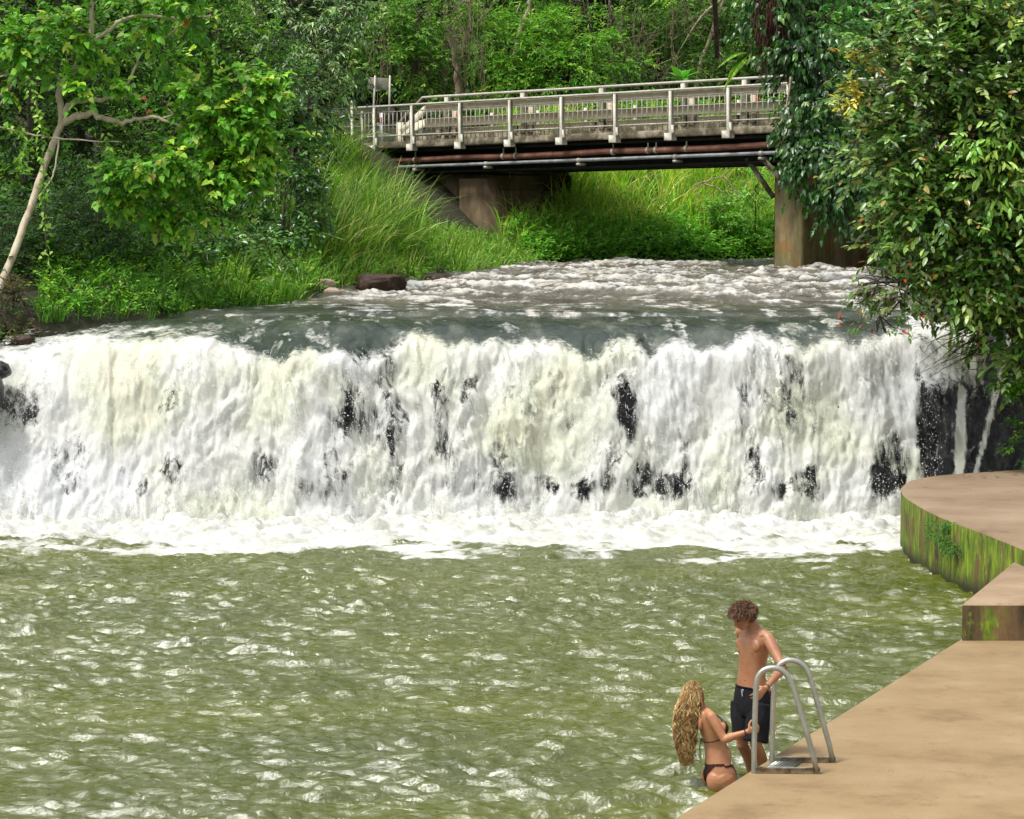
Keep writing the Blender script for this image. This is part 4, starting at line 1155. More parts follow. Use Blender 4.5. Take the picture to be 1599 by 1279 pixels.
# leafy cover on the hillside behind everything
rng = np.random.default_rng(300); n = 9000
hx = rng.uniform(-45, 60, n); hy = rng.uniform(104, 126, n); hb = np.c_[hx, hy, ground_z(hx, hy) + .2 * rng.random(n)]
hd = nrm(rng.standard_normal((n, 3)) * .6 + np.array((0, -.7, .5)))
base, D, Nn, l_, w_ = spray_arrays(rng, hb, hd, 1.1 * np.ones(n), 5, .5, .24)
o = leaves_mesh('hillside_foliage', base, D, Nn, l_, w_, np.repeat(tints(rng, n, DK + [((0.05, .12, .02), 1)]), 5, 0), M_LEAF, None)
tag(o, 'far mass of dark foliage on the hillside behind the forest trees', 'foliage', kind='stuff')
for k, (px, py, Yk, rx, ry, pal, lab) in enumerate([(615, 60, 93, 60, 60, MID, 'mid green tree directly above the road sign'), (720, 90, 94, 60, 50, MID, 'mid green tree behind the forked pale trunk'), (1010, 40, 97, 60, 50, MID, 'mid green tree high above the middle of the bridge'),
                                                    (1130, 50, 98, 60, 60, MID, 'mid green tree above the right part of the bridge, left of the ivy'), (960, 150, 92, 60, 30, BRT, 'low bright green tree just above the handrail in the middle of the bridge'), (820, 0, 95, 70, 40, BRT, 'bright green treetop cut by the top edge above the bridge')]):
    tree('forest_tree', lab, 'tree', [(px + 8, 230, Yk + .5), (px, 100, Yk + .5), (px - 8, 0, Yk + .5)], [(px, py, Yk, rx, ry, 1.2), (px - 30, py + 40, Yk - .3, rx * .6, ry * .6, .8), (px + 34, py + 30, Yk - .3, rx * .6, ry * .7, .8), (px + 10, py - 50, Yk, rx * .8, ry * .6, .9)],
         pal, 1500 + k * 3, r0=.10, r1=.05, ll=.17, lw=.07, lai=3.2, K=7, clump=.5)

# undergrowth seen between the rails
und = [(700, 225, 47, 22), (765, 215, 52, 26), (825, 218, 52, 26), (890, 222, 52, 26), (955, 215, 52, 26), (1020, 212, 52, 26), (1085, 205, 52, 28), (1150, 200, 52, 28), (1215, 200, 52, 28), (1290, 200, 60, 34), (1380, 200, 70, 34), (1480, 200, 80, 34)]
lab_u = ['left end of the guard rail', 'first tall guard post', 'second tall guard post', 'third bay of the guard rail', 'third tall guard post', 'bay left of the broad leaved plant', 'broad leaved plant', 'last clear bay of the bridge', 'ivy column foot', 'right side of the ivy column', 'big olive bush at road level', 'right edge of the frame at road level']
for i, (px, py, rx, ry) in enumerate(und):
    Yb = 88.5 - .35 * i * .8
    tree('roadside_shrub', 'low shrub across the road behind the ' + lab_u[i], 'shrub', [(px, py + 14, Yb), (px, py - 4, Yb)], [(px, py - 10, Yb, rx, ry + 8, .8), (px + 12, py - 34, Yb + .8, rx * .8, ry * .8, .6)], BRT if i % 2 == 0 else MID, 2000 + i * 3, r0=.05, r1=.03,
         group='shrubs along the far side of the road', ll=.17, lw=.06, lai=2.6, K=6, clump=.4)
# broad leaved plant above the railing
def rosette(name, label, cat, c, n, ll, lw, pal, seed, stem=0.6, up=.5, fine=True):
    rng = np.random.default_rng(seed); c = np.asarray(c, float)
    th = thing(name, c - np.array((0, 0, stem)), label, cat)
    mb = MB(); mb.tube([c - np.array((0, 0, stem)), c], .025, 6); mb.build('stem', M_BARKD, th)
    a = np.arange(n) * 2.4; e = np.linspace(-.05, 1.1, n) * up + .15
    D = np.stack([np.cos(a) * np.cos(e), np.sin(a) * np.cos(e), np.sin(e)], 1)
    leaves_mesh('leaves', np.repeat(c[None], n, 0) + D * .05, D, UP + .1 * rng.standard_normal((n, 3)), ll * (.7 + .4 * rng.random(n)), lw * (.8 + .3 * rng.random(n)), tints(rng, n, pal), M_LEAF, th, fine, droop=.35, fold=.2)
    return th
rosette('broad_leaved_plant', 'plant with big pale green leaves rising above the top rail of the bridge', 'plant', P(1065, 126, 81.5), 15, .62, .24, [((0.07, 0.22, 0.05), 2), ((0.10, 0.27, 0.06), 1)], 3, 1.6, .9)
rosette('broad_leaved_plant', 'smaller big leaved plant behind the railing at the left third of the bridge', 'plant', P(727, 158, 88), 12, .5, .2, [((0.07, 0.22, 0.04), 2)], 4, 1.0, .9)
rosette('broad_leaved_plant', 'upright spiky green plant seen through the balusters below the first tall post', 'plant', P(745, 195, 87), 18, .7, .12, [((0.10, 0.26, 0.03), 2)], 8, 1.0, 1.3)
# fern fronds
def fern(name, label, c, fronds, L, seed, pal=FRN, base=None):
    rng = np.random.default_rng(seed); c = np.asarray(c, float)
    th = thing(name, base if base is not None else c, label, 'fern')
    mb = MB(); Bs = []; Ds = []; Ns = []; Ls = []
    for k, (az, el) in enumerate(fronds):
        d = np.array((math.cos(az) * math.cos(el), math.sin(az) * math.cos(el), math.sin(el)))
        t = np.linspace(0, 1, 30)[:, None]
        p = c + d * L * t; p[:, 2] -= L * .55 * (t[:, 0] ** 2)
        mb.tube(p[::3], .012, 4)
        s = nrm(np.cross(d, UP)); T_ = nrm(np.gradient(p, axis=0))
        for sg in (-1, 1):
            Bs.append(p[3:]); Ds.append(T_[3:] * .5 + s * sg); Ns.append(np.repeat(UP[None], 27, 0) - T_[3:] * .0)
            Ls.append(.30 * L * np.sin(np.linspace(.35, 1, 27) * math.pi * .97) + .02)
    if base is not None: mb.tube([np.asarray(base, float), c], .07, 6)
    mb.build('stalks', M_BARKD, th)
    Bs, Ds, Ns, Ls = map(np.concatenate, (Bs, Ds, Ns, Ls))
    leaves_mesh('fronds', Bs, Ds, Ns, Ls, Ls * .22 + .03, tints(rng, len(Bs), pal), M_LEAF, th, False, droop=.15)
    return th
fern('tree_fern', 'tree fern frond arching in at the top edge above the bridge', P(1115, -30, 70), [(math.pi * 1.02, .15), (math.pi * .85, .3), (math.pi * 1.2, .1), (-.3, .2)], 1.7, 1, base=P(1120, 60, 72) + np.array((0, 0, -.5)))
fern('hanging_fern', 'small bright fern hanging beside the ivy column at its left', P(1172, 82, 62), [(math.pi * 1.05, .1), (math.pi * 1.2, -.4), (math.pi * .9, -.6)], .75, 2)

# ------------------------------------------------------------------ ivy column at the right end of the bridge
th = tree('ivy_clad_tree', 'dark leaning tree wrapped in hanging glossy ivy at the right end of the bridge', 'tree', [(1420, 380, 61.5), (1345, 260, 61), (1262, 130, 61.5), (1210, 20, 62), (1190, -60, 62)],
     [(1215, 15, 61.5, 40, 46, .5), (1258, 60, 61.3, 30, 46, .5), (1236, 95, 61, 30, 44, .5), (1285, 170, 60.8, 26, 44, .5), (1258, 155, 60.8, 26, 44, .5), (1272, 210, 60.5, 32, 40, .5), (1295, 255, 60.3, 42, 38, .5), (1324, 295, 60, 40, 38, .5), (1300, 312, 60, 22, 18, .4), (1222, -40, 62, 40, 40, .6), (1335, 250, 61, 34, 40, .5)],
     IVY, 71, auto=False, r0=.13, r1=.09, ll=.16, lw=.085, lai=7.5, K=8, clump=.40, heart=True, hang=.55, fine=True, mat=M_LEAFG, up=-.35, shell=.5)
rng = np.random.default_rng(8); st = []
for k in range(70):
    px = rng.uniform(1178, 1222); py = rng.uniform(-10, 50)
    st.append((P(px, py, 61 + rng.normal(0, .15)), P(px + rng.normal(0, 9), py + rng.uniform(40, 90), 61 + rng.normal(0, .15)), 0))
M_ROOT = rough_mat('reddish_aerial_roots', [(0.3, (0.03, 0.012, 0.008)), (0.7, (0.12, 0.045, 0.03))], 9)
vines('aerial_roots', th, st, 9, M_ROOT, .012, .12)
vines('bare_stem', th, [(P(1235, 120, 60.3), P(1228, 175, 60.2), 0), (P(1228, 175, 60.2), P(1216, 195, 60.2), .04)], 10, M_BARK, .028, .1)
tree('pale_heart_leaf_tree', 'light green heart leaved tree between the ivy column and the big olive bush', 'tree', [(1440, 240, 66), (1400, 120, 66), (1350, 0, 66)],
     [(1290, 30, 65, 50, 45, .8), (1335, 85, 65, 40, 45, .7), (1270, -20, 65, 60, 30, .8), (1350, 10, 66, 50, 50, .8), (1310, 150, 66, 34, 40, .6)], [((0.05, 0.17, 0.04), 3), ((0.09, 0.24, 0.06), 2), ((0.16, 0.34, 0.10), .6)], 81, ll=.17, lw=.10, lai=2.8, heart=True, hang=.25, clump=.4)

# ------------------------------------------------------------------ big bush on the right bank
YB = 42.6
bush = [(1500, 20, YB + .6, 120, 60, 1.0), (1440, 95, YB, 90, 70, .9), (1545, 110, YB - .3, 90, 85, .9), (1390, 150, YB + .3, 62, 60, .8), (1480, 190, YB - .4, 95, 75, .9), (1570, 215, YB - .3, 70, 80, .8), (1400, 240, YB, 70, 58, .8),
        (1480, 300, YB - .4, 85, 65, .9), (1560, 330, YB - .5, 70, 80, .8), (1440, 360, YB, 70, 44, .7), (1520, 410, YB - .4, 80, 60, .8), (1585, 450, YB - .5, 55, 70, .7), (1550, 470, YB - .3, 56, 44, .6), (1590, 530, YB - .3, 36, 40, .5), (1470, 440, YB + .2, 60, 50, .6), (1420, 300, YB + .5, 60, 60, .6), (1590, 400, YB + .4, 60, 100, .8),
        (1700, 100, YB - .5, 110, 130, 1.2), (1700, 320, YB - .5, 110, 130, 1.2), (1690, 500, YB - .4, 90, 80, 1.0), (1600, 20, YB, 90, 70, 1.0)]
tree('olive_bush', 'big olive green broad leaved bush filling the right edge above the rock face', 'bush', [(1690, 560, YB + .6), (1640, 420, YB + .5), (1580, 240, YB + .5), (1520, 60, YB + .6)], bush, OLV, 91, r0=.14, r1=.06,
     ll=.15, lw=.07, lai=5.8, K=8, clump=.42, fine=True, mat=M_LEAFG, leafdroop=.2, accents=[((0.26, 0.12, 0.03), .012), ((0.34, 0.27, 0.04), .02)], up=.35, shell=.5)
tree('yellow_leaved_branch', 'branch of yellow and orange new leaves at the left rim of the olive bush', 'branch', [(1420, 230, YB), (1360, 170, YB - .2), (1330, 130, YB - .3)], [(1335, 120, YB - .3, 26, 30, .3), (1355, 160, YB - .4, 30, 24, .3), (1320, 175, YB, 14, 30, .2)],
     [((0.28, 0.26, 0.04), 3), ((0.40, 0.34, 0.05), 2), ((0.10, 0.14, 0.03), 2), ((0.34, 0.2, 0.05), .6)], 95, r0=.03, r1=.012, ll=.13, lw=.05, lai=2.4, K=6, clump=.2, fine=True, mat=M_LEAFG, tnm='stem', grounded=False)
tree('drooping_bright_branch', 'branch of bright drooping light green leaves near the right edge', 'branch', [(1680, 300, YB - .6), (1600, 215, YB - 1.0), (1540, 235, YB - 1.2)], [(1585, 225, YB - 1.2, 40, 22, .3), (1540, 250, YB - 1.2, 34, 26, .3), (1575, 275, YB - 1.2, 32, 28, .3), (1550, 300, YB - 1.2, 20, 20, .2)],
     [((0.14, 0.30, 0.05), 3), ((0.22, 0.40, 0.09), 2), ((0.3, 0.45, 0.14), .6)], 96, r0=.035, r1=.015, ll=.19, lw=.066, lai=2.4, K=7, clump=.22, fine=True, mat=M_LEAFG, hang=.5, tnm='stem', grounded=False)
tree('red_tipped_branch', 'branch with red young leaf tips reaching left over the lip of the waterfall', 'branch', [(1560, 470, YB), (1470, 440, YB - .4), (1400, 440, YB - .7), (1340, 445, YB - .8)],
     [(1440, 420, YB - .5, 52, 26, .4), (1385, 440, YB - .7, 42, 22, .35), (1455, 470, YB - .6, 55, 22, .4), (1410, 495, YB - .7, 42, 18, .3), (1345, 462, YB - .8, 22, 14, .25), (1390, 345, YB - .4, 34, 20, .3), (1370, 515, YB - .8, 24, 12, .2)],
     [((0.05, 0.10, 0.025), 3), ((0.09, 0.14, 0.05), 2), ((0.15, 0.19, 0.09), .8)], 97, r0=.04, r1=.012, ll=.13, lw=.056, lai=1.9, K=6, clump=.2, fine=True, mat=M_LEAFG, hang=.2, tnm='stem', grounded=False, accents=[((0.45, 0.035, 0.02), .06), ((0.42, 0.12, 0.02), .03)])
# bare dark twigs below the bush
rng = np.random.default_rng(18); mb = MB()
for k in range(26):
    a = P(rng.uniform(1500, 1570), rng.uniform(470, 560), YB - .3); e = P(rng.uniform(1425, 1520), rng.uniform(500, 590), YB - .7)
    mid_ = (a + e) / 2 + rng.normal(0, .08, 3)
    limb(mb, [a, mid_, e], .010, .003, 4, 4, .006, rng)
th = thing('bare_twigs', P(1540, 520, YB), 'bare dark twigs hanging below the olive bush beside the falls', 'twigs'); mb.build('twigs', M_BARKD, th)
tree('rock_fern_bush', 'small bright green fern clump on the dark rock face at the right edge', 'fern', [(1620, 700, 42.0), (1605, 650, 41.9)], [(1590, 620, 41.9, 24, 40, .3), (1598, 690, 41.8, 26, 30, .3), (1572, 590, 42, 20, 20, .2), (1640, 640, 41.9, 40, 80, .4)],
     [((0.05, 0.15, 0.015), 2), ((0.10, 0.22, 0.02), 2), ((0.02, 0.06, 0.01), 1)], 98, r0=.02, r1=.01, ll=.07, lw=.032, lai=2.6, K=7, clump=.16, tnm='stem', grounded=False)
# grass on the right bank, between pier and bush
def bank_pts(rng, n, px0, px1, Y0, Y1, cond=None):
    out = []
    while len(out) < n:
        Yq = rng.uniform(Y0, Y1, n * 2); px = rng.uniform(px0, px1, n * 2)
        Xq = (px - CX) / FPX * Yq
        d = river_dist(Xq, Yq); ok = (d > 0.02) & ~((px > 472) & (px < 650) & (d < .55) & (Yq < 63)) & ~((px > 655) & (px < 705) & (d < .5) & (Yq < 68))
        if cond is not None: ok &= cond(Xq, Yq, d, px)
        for x, y in zip(Xq[ok], Yq[ok]): out.append((x, y))
    a = np.array(out[:n]); z = ground_z(a[:, 0], a[:, 1])
    return np.c_[a, z - .03]
GR = [((0.08, 0.17, 0.025), 4), ((0.14, 0.25, 0.045), 3), ((0.26, 0.36, 0.11), 1.8), ((0.40, 0.40, 0.22), .9), ((0.03, 0.085, 0.012), 3)]
GRD = [((0.15, 0.31, 0.05), 3), ((0.24, 0.38, 0.09), 3), ((0.50, 0.46, 0.18), 1.6), ((0.55, 0.45, 0.24), .8), ((0.10, 0.22, 0.03), 1)]  # grass colours brightened to stand for light beneath the bridge
rng = np.random.default_rng(100)
o = grass_mesh('tall_grass', None, bank_pts(rng, 5000, 1340, 1480, 52, 74), 101, 1.1, .022, GR, .45)
tag(o, 'tall green grass on the right bank between the bridge pier and the bush', 'grass', kind='stuff')

# ------------------------------------------------------------------ left bank grass and herbs
bt = lambda X_, Y_: (X_ + 3.0) * .7216 - (Y_ - 81.5) * .692
bn = lambda X_, Y_: (X_ + 3.0) * .692 + (Y_ - 81.5) * .7216
def left_tall(X_, Y_, d, px):
    pz = to_px(X_, Y_, ground_z(X_, Y_))[1]
    return (bn(X_, Y_) < -.9) & (px > 430) & (px < np.interp(pz, [215, 232, 300, 360, 420], [480, 540, 575, 605, 670])) & (d > 1.2)
p1 = bank_pts(rng, 15000, 430, 690, 56, 82, left_tall)
o = grass_mesh('tall_grass', None, p1, 102, 1.75, .03, GR, .55, arch=1.2)
tag(o, 'tall bright arching grass on the slope up to the left end of the bridge', 'grass', kind='stuff')
p1b = bank_pts(rng, 1500, 430, 700, 56, 82, left_tall)
o = grass_mesh('broad_grass', None, p1b, 112, 1.6, .075, [((0.14, 0.27, 0.04), 3), ((0.24, 0.36, 0.08), 2), ((0.42, 0.42, 0.2), .7)], .8, arch=1.5)
tag(o, 'broad arching grass blades standing among the tall grass left of the bridge', 'grass', kind='stuff')
def left_short(X_, Y_, d, px): return (bn(X_, Y_) < -.4) & (d < np.where(px > 640, 2.6, 6.0))
p2 = bank_pts(rng, 26000, 330, 860, 49, 80, left_short)
o = grass_mesh('bank_grass', None, p2, 103, .62, .02, GR, .55)
tag(o, 'fresh green grass along the left water edge below the bridge abutment', 'grass', kind='stuff')
p3 = bank_pts(rng, 9000, 60, 560, 45, 54, lambda X_, Y_, d, px: d < 3.5)
o = grass_mesh('bank_grass', None, p3, 104, .45, .014, [((0.06, 0.17, 0.02), 3), ((0.10, 0.24, 0.03), 2), ((0.03, 0.09, 0.012), 2)], .6)
tag(o, 'darker short grass at the water edge under the left hand trees', 'grass', kind='stuff')
# far bank
def far_c(X_, Y_, d, px): return (Y_ > 78) & (d < 8.5) & (bn(X_, Y_) > 0.5)
p4 = bank_pts(rng, 24000, 780, 1500, 78.5, 95, lambda X_, Y_, d, px: far_c(X_, Y_, d, px) & (d > .9))
o = grass_mesh('tall_grass', None, p4, 105, 1.3, .030, GRD, .65, arch=1.3)
tag(o, 'tall yellowing grass covering the far bank seen beneath the bridge', 'grass', kind='stuff')
# broad low herbs
def herb(name, label, pts, seed, pal, ll, lw, hh=.25, fine=False):
    rng = np.random.default_rng(seed); n = len(pts)
    d = nrm(rng.standard_normal((n, 3)) * np.array((.7, .7, .3)) + np.array((0, -.25, .8)))
    b = pts + np.array((0, 0, hh)) * rng.random((n, 1))
    base, D, Nn, l_, w_ = spray_arrays(rng, b, d, .35 * (.5 + rng.random(n)), 6, ll, lw)
    o = leaves_mesh(name, base, D, Nn, l_, w_, np.repeat(tints(rng, n, pal), 6, 0), M_LEAF, None, fine)
    tag(o, label, 'ground cover', kind='stuff'); return o
herb('ground_cover', 'low leafy herbs mixed with the grass at the left water edge', bank_pts(rng, 5200, 60, 860, 45, 79, lambda X_, Y_, d, px: (d < 2.8) & (bn(X_, Y_) < .5)), 106, BRT, .085, .04)
herb('ground_cover', 'leafy scrub along the water line of the far bank beneath the bridge', bank_pts(rng, 5000, 790, 1500, 78.5, 92, lambda X_, Y_, d, px: (d < 1.6) & (bn(X_, Y_) > .5)), 107, [((0.13, 0.34, 0.05), 3), ((0.22, 0.42, 0.09), 2), ((0.06, 0.16, 0.025), 1)], .13, .06, .7)  # leaf colours of this scrub carry extra brightness in place of light
herb('ground_cover', 'dark leafy undergrowth on the forest floor at the left', bank_pts(rng, 9000, -200, 640, 45, 74, lambda X_, Y_, d, px: (d > 1.5) & (px < 640 - (Y_ < 60) * 120)), 108, DK + [((0.04, 0.1, 0.015), 2)], .15, .07, .6)
herb('ground_cover', 'dark undergrowth on the right bank beneath the bush', bank_pts(rng, 4000, 1380, 1900, 43.5, 62, lambda X_, Y_, d, px: (d > .4)), 109, MID, .14, .06, .5)
# shrubs of the far bank
for k, (px, py, rx, ry, lab) in enumerate([(1150, 350, 55, 42, 'leafy shrub under the bridge just left of the pier'), (1080, 372, 55, 28, 'round leafy shrub low on the far bank, left of the pier shrub'), (1180, 290, 40, 24, 'pale leaved shrub high under the bridge beside the pier strut'),
                                              (985, 378, 50, 24, 'leafy shrub at the water in the middle of the opening under the bridge'), (890, 392, 50, 16, 'dark low shrub at the water right of the flared abutment foot'), (1420, 330, 60, 60, 'dark shrub behind the pier and the bush')]):
    Yk = 85.5 - .012 * (px - 900) if px < 1300 else 80
    if k in (1, 3, 4): Yk = 82.6
    tree('bank_shrub', lab, 'shrub', [(px, py + ry * .8, Yk), (px, py, Yk)], [(px, py, Yk, rx, ry, .8)], [[((0.13, 0.32, 0.07), 3), ((0.24, 0.42, 0.12), 2), ((0.07, 0.17, 0.03), 1)], BRT][k in (4, 5)], 3000 + k * 5, r0=.03, r1=.02, group='shrubs on the far bank', ll=.13, lw=.06, lai=3, K=6, clump=.35)  # first palette is brightened to stand for light on the far bank
mb = MB(); rng2 = np.random.default_rng(61)
for a, b_, e in [((1085, 290), (1110, 280), (1135, 275)), ((1100, 285), (1130, 300), (1160, 320)), ((1060, 310), (1085, 292), (1100, 285)), ((1130, 275), (1150, 300), (1165, 330)), ((1090, 300), (1095, 320), (1100, 330)), ((1140, 300), (1175, 305), (1190, 320))]:
    limb(mb, [P(a[0], a[1], 83.5), P(b_[0], b_[1], 83.3), P(e[0], e[1], 83.4)], .03, .012, 5, 5, .015, rng2)
th = thing('dead_branches', P(1090, 300, 83.5), 'pale dead branches lying on the grass under the right part of the bridge', 'branches'); mb.build('branches', M_BARK, th)

# ------------------------------------------------------------------ left bank trees
for k, (px, py, Yk, rx, ry, lab) in enumerate([(-60, 200, 68, 110, 160, 'shaded tree filling the gap left of the leaning trunk'), (120, 200, 70, 100, 150, 'shaded tree behind the forks of the leaning trunk'), (270, 190, 71, 90, 140, 'shaded tree behind the heart leaved crown'),
                                               (400, 190, 74, 80, 120, 'shaded tree behind the glossy shrub'), (460, 130, 78, 60, 70, 'shaded tree behind the grey green leaf sprays')]):
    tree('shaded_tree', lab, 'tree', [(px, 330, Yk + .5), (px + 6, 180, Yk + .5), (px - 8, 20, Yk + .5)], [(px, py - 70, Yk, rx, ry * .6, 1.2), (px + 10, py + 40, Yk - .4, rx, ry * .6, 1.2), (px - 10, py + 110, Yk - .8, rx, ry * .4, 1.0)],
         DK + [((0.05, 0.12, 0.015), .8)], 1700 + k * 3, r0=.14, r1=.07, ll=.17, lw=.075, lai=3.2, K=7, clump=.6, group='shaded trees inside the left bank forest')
tree('dark_tree', 'dense dark tree behind the leaning tree at the top left corner', 'tree', [(60, 380, 56), (50, 200, 56), (70, 20, 56)],
     [(40, 40, 55, 90, 80, 1), (140, 90, 56, 90, 80, 1), (30, 170, 55, 70, 80, .9), (130, 240, 55.5, 90, 80, .9), (30, 300, 54, 60, 70, .8), (-120, 100, 55, 100, 160, 1.3), (220, 40, 57, 90, 90, 1)], DK + MID + [((0.12, 0.24, 0.04), 2)], 201, r0=.2, r1=.09, ll=.14, lw=.06, lai=2.7, K=7, clump=.5)
tree('dense_green_tree', 'dense mid green tree above the leaning tree crown at upper left', 'tree', [(330, 380, 60), (340, 200, 60), (330, 20, 60)],
     [(330, 60, 59, 80, 70, 1), (400, 100, 59.5, 70, 60, .9), (300, 130, 59, 70, 60, .9), (260, 230, 58, 80, 70, .9), (370, 200, 58.5, 80, 70, .9), (300, -20, 60, 120, 50, 1.1), (220, 330, 56, 80, 50, .8)], MID, 211, r0=.2, r1=.09, ll=.13, lw=.055, lai=2.8, K=7, clump=.5)
tree('grey_green_tree', 'tree with pale grey green leaf sprays hanging left of the road sign', 'tree', [(470, 300, 66), (480, 180, 66), (500, 40, 66)],
     [(470, 30, 65, 65, 50, .9), (535, 50, 64.5, 42, 55, .8), (500, 95, 64, 50, 45, .8), (430, 60, 65, 50, 60, .8), (545, 110, 64.5, 24, 28, .5), (520, 140, 64, 30, 22, .5), (560, -10, 65, 30, 26, .6), (440, -20, 66, 70, 30, 1)], GRY, 221, r0=.18, r1=.07, ll=.17, lw=.06, lai=2.6, K=8, clump=.4, hang=.25, mat=M_LEAFG)
tree('glossy_shrub', 'glossy dark green shrub between the heart leaved crown and the tall grass', 'shrub', [(470, 430, 56.5), (470, 330, 56.5), (465, 200, 57)],
     [(445, 150, 57, 48, 38, .7), (478, 195, 57, 44, 40, .7), (480, 250, 56.5, 44, 40, .7), (450, 300, 56, 50, 44, .7), (485, 310, 56, 34, 40, .6), (430, 220, 57, 40, 50, .7), (440, 360, 55, 46, 34, .6)], IVY + [((0.07, 0.18, 0.03), 1.2)], 231, r0=.12, r1=.06, ll=.12, lw=.06, lai=3.4, K=7, clump=.32, mat=M_LEAFG)
HRT = [((0.07, 0.20, 0.02), 3), ((0.11, 0.27, 0.03), 3), ((0.19, 0.34, 0.045), 1.8), ((0.30, 0.38, 0.08), .5), ((0.04, 0.12, 0.015), 1.2)]
YT = 48.0
tree('leaning_tree', 'leaning pale barked tree with bright heart shaped leaves at the left edge', 'tree', [(-6, 462, 46.0), (22, 395, 46.6), (52, 312, 47.2), (78, 235, 47.8), (96, 190, 48), (92, 150, 48), (100, 128, 48), (120, 105, 48), (138, 75, 48), (143, 40, 48), (143, -10, 48)],
     [(330, 165, YT, 75, 45, .8), (385, 215, YT - .1, 62, 55, .8), (300, 225, YT - .2, 75, 42, .8), (225, 245, YT - .3, 60, 30, .6), (345, 275, YT - .2, 72, 45, .7), (395, 300, YT, 40, 40, .6), (240, 300, YT - .1, 50, 40, .6), (350, 130, YT + .2, 70, 34, .7), (420, 160, YT + .3, 36, 40, .5), (310, 330, YT - .1, 50, 30, .5), (280, 290, YT - .3, 40, 40, .5), (180, 285, YT - .3, 26, 36, .4),
      (110, 45, YT, 70, 38, .7), (60, 75, YT, 50, 42, .7), (235, 20, YT, 70, 26, .6), (300, 12, YT, 50, 24, .5), (140, 140, YT - .2, 46, 22, .5), (20, 110, YT - .2, 40, 40, .6), (275, 100, YT + .5, 20, 20, .3), (215, 60, YT + .3, 44, 26, .4)],
     HRT, 241, bark=M_BARKW, r0=.072, r1=.045,
     limbs=[([(96, 192, 48), (118, 182, 47.9), (145, 178, 47.8), (170, 188, 47.8), (196, 190, 47.8), (240, 183, 47.8), (285, 200, 47.8)], .075, .025), ([(98, 178, 48), (115, 160, 48), (150, 156, 48), (190, 150, 48), (215, 150, 48)], .06, .03),
            ([(192, 150, 48), (200, 130, 48), (212, 105, 48), (218, 88, 48)], .035, .02), ([(140, 68, 48), (165, 50, 48), (200, 28, 48), (240, 25, 48), (290, 30, 48), (330, 24, 48)], .045, .02), ([(240, 62, 48), (262, 55, 48), (285, 35, 48)], .025, .012),
            ([(-10, 196, 47.5), (40, 208, 47.5), (80, 215, 47.5), (130, 219, 47.5), (190, 222, 47.6)], .02, .012), ([(92, 215, 47.6), (88, 250, 47.4), (80, 280, 47.3), (58, 310, 47.2)], .018, .012), ([(96, 130, 48), (75, 106, 48), (40, 112, 48), (0, 120, 48)], .03, .015),
            ([(0, 165, 48), (20, 130, 48), (45, 85, 48)], .022, .01), ([(0, 150, 48), (12, 135, 48), (30, 128, 48)], .02, .01), ([(255, 185, 47.8), (270, 178, 47.8), (262, 170, 47.8)], .02, .01)],
     auto=False, ll=.14, lw=.10, lai=5.0, K=6, clump=.34, fine=True, heart=True, hang=.15, accents=[((0.5, 0.09, 0.03), .004), ((0.5, 0.3, 0.04), .004)], fold=.12)
# hanging garlands of vine leaves
def garland(label, pts, n, seed, pal=HRT, ll=.11, name='hanging_vine', stem=.008):
    rng = np.random.default_rng(seed); c = spline([P(*q) for q in pts], 10)
    th = thing(name, c[0], label, 'vine')
    mb = MB(); mb.tube(c, stem, 5); mb.build('stem', M_VINE, th)
    t = rng.random(n); i = (t * (len(c) - 1)).astype(int)
    b = c[i] + rng.normal(0, .05, (n, 3)); D = nrm(rng.standard_normal((n, 3)) * np.array((.8, .5, .3)) + np.array((0, -.2, -.7)))
    leaves_mesh('leaves', b, D, np.array((0, -.9, .5)) + .5 * rng.standard_normal((n, 3)), ll * (.6 + .7 * rng.random(n)), ll * .6 * np.ones(n), tints(rng, n, pal), M_LEAF, th, True, heart=True)
LV = [((0.16, 0.32, 0.05), 2), ((0.10, 0.24, 0.03), 2), ((0.28, 0.4, 0.12), .7)]
garland('long hanging vine of light leaves crossing the leaning trunk', [(45, 120, 47), (62, 180, 47), (68, 260, 46.9), (70, 340, 46.9), (76, 440, 46.9)], 110, 301, LV)
garland('short bunch of vine leaves hanging left of the leaning trunk', [(10, 195, 47), (40, 210, 47), (38, 240, 47), (34, 270, 47)], 70, 302, LV)
garland('bare vine with few leaves hanging to the grass under the heart leaved crown', [(280, 280, 47.5), (283, 340, 47.5), (290, 400, 47.5), (292, 440, 47.5)], 26, 303, LV)
garland('thin bare vine hanging next to the leafy one under the crown', [(305, 300, 47.5), (306, 360, 47.5), (318, 405, 47.5)], 6, 304, LV)
garland('looping vine with pale leaves below the right rim of the crown', [(345, 260, 47.5), (342, 320, 47.5), (350, 352, 47.5), (366, 352, 47.5), (372, 345, 47.5)], 26, 305, LV)
garland('vine of leaves hanging from the lower left of the heart leaved crown', [(165, 215, 47.5), (178, 260, 47.5), (175, 320, 47.5), (172, 345, 47.5)], 90, 306, LV)
garland('vine hanging at the upper edge right of the leaning tree', [(336, 20, 50), (337, 70, 50), (337, 105, 50)], 22, 307, LV)
garland('yellowish vine leaves low under the crown above the bank', [(225, 330, 48), (240, 352, 48), (270, 360, 48), (290, 372, 48)], 60, 308, [((0.3, 0.34, 0.1), 2), ((0.2, 0.28, 0.06), 2)])
garland('leaf string hanging down the right side of the heart leaved crown', [(395, 230, 47.6), (402, 280, 47.6), (392, 330, 47.6), (372, 352, 47.6)], 80, 309, LV)
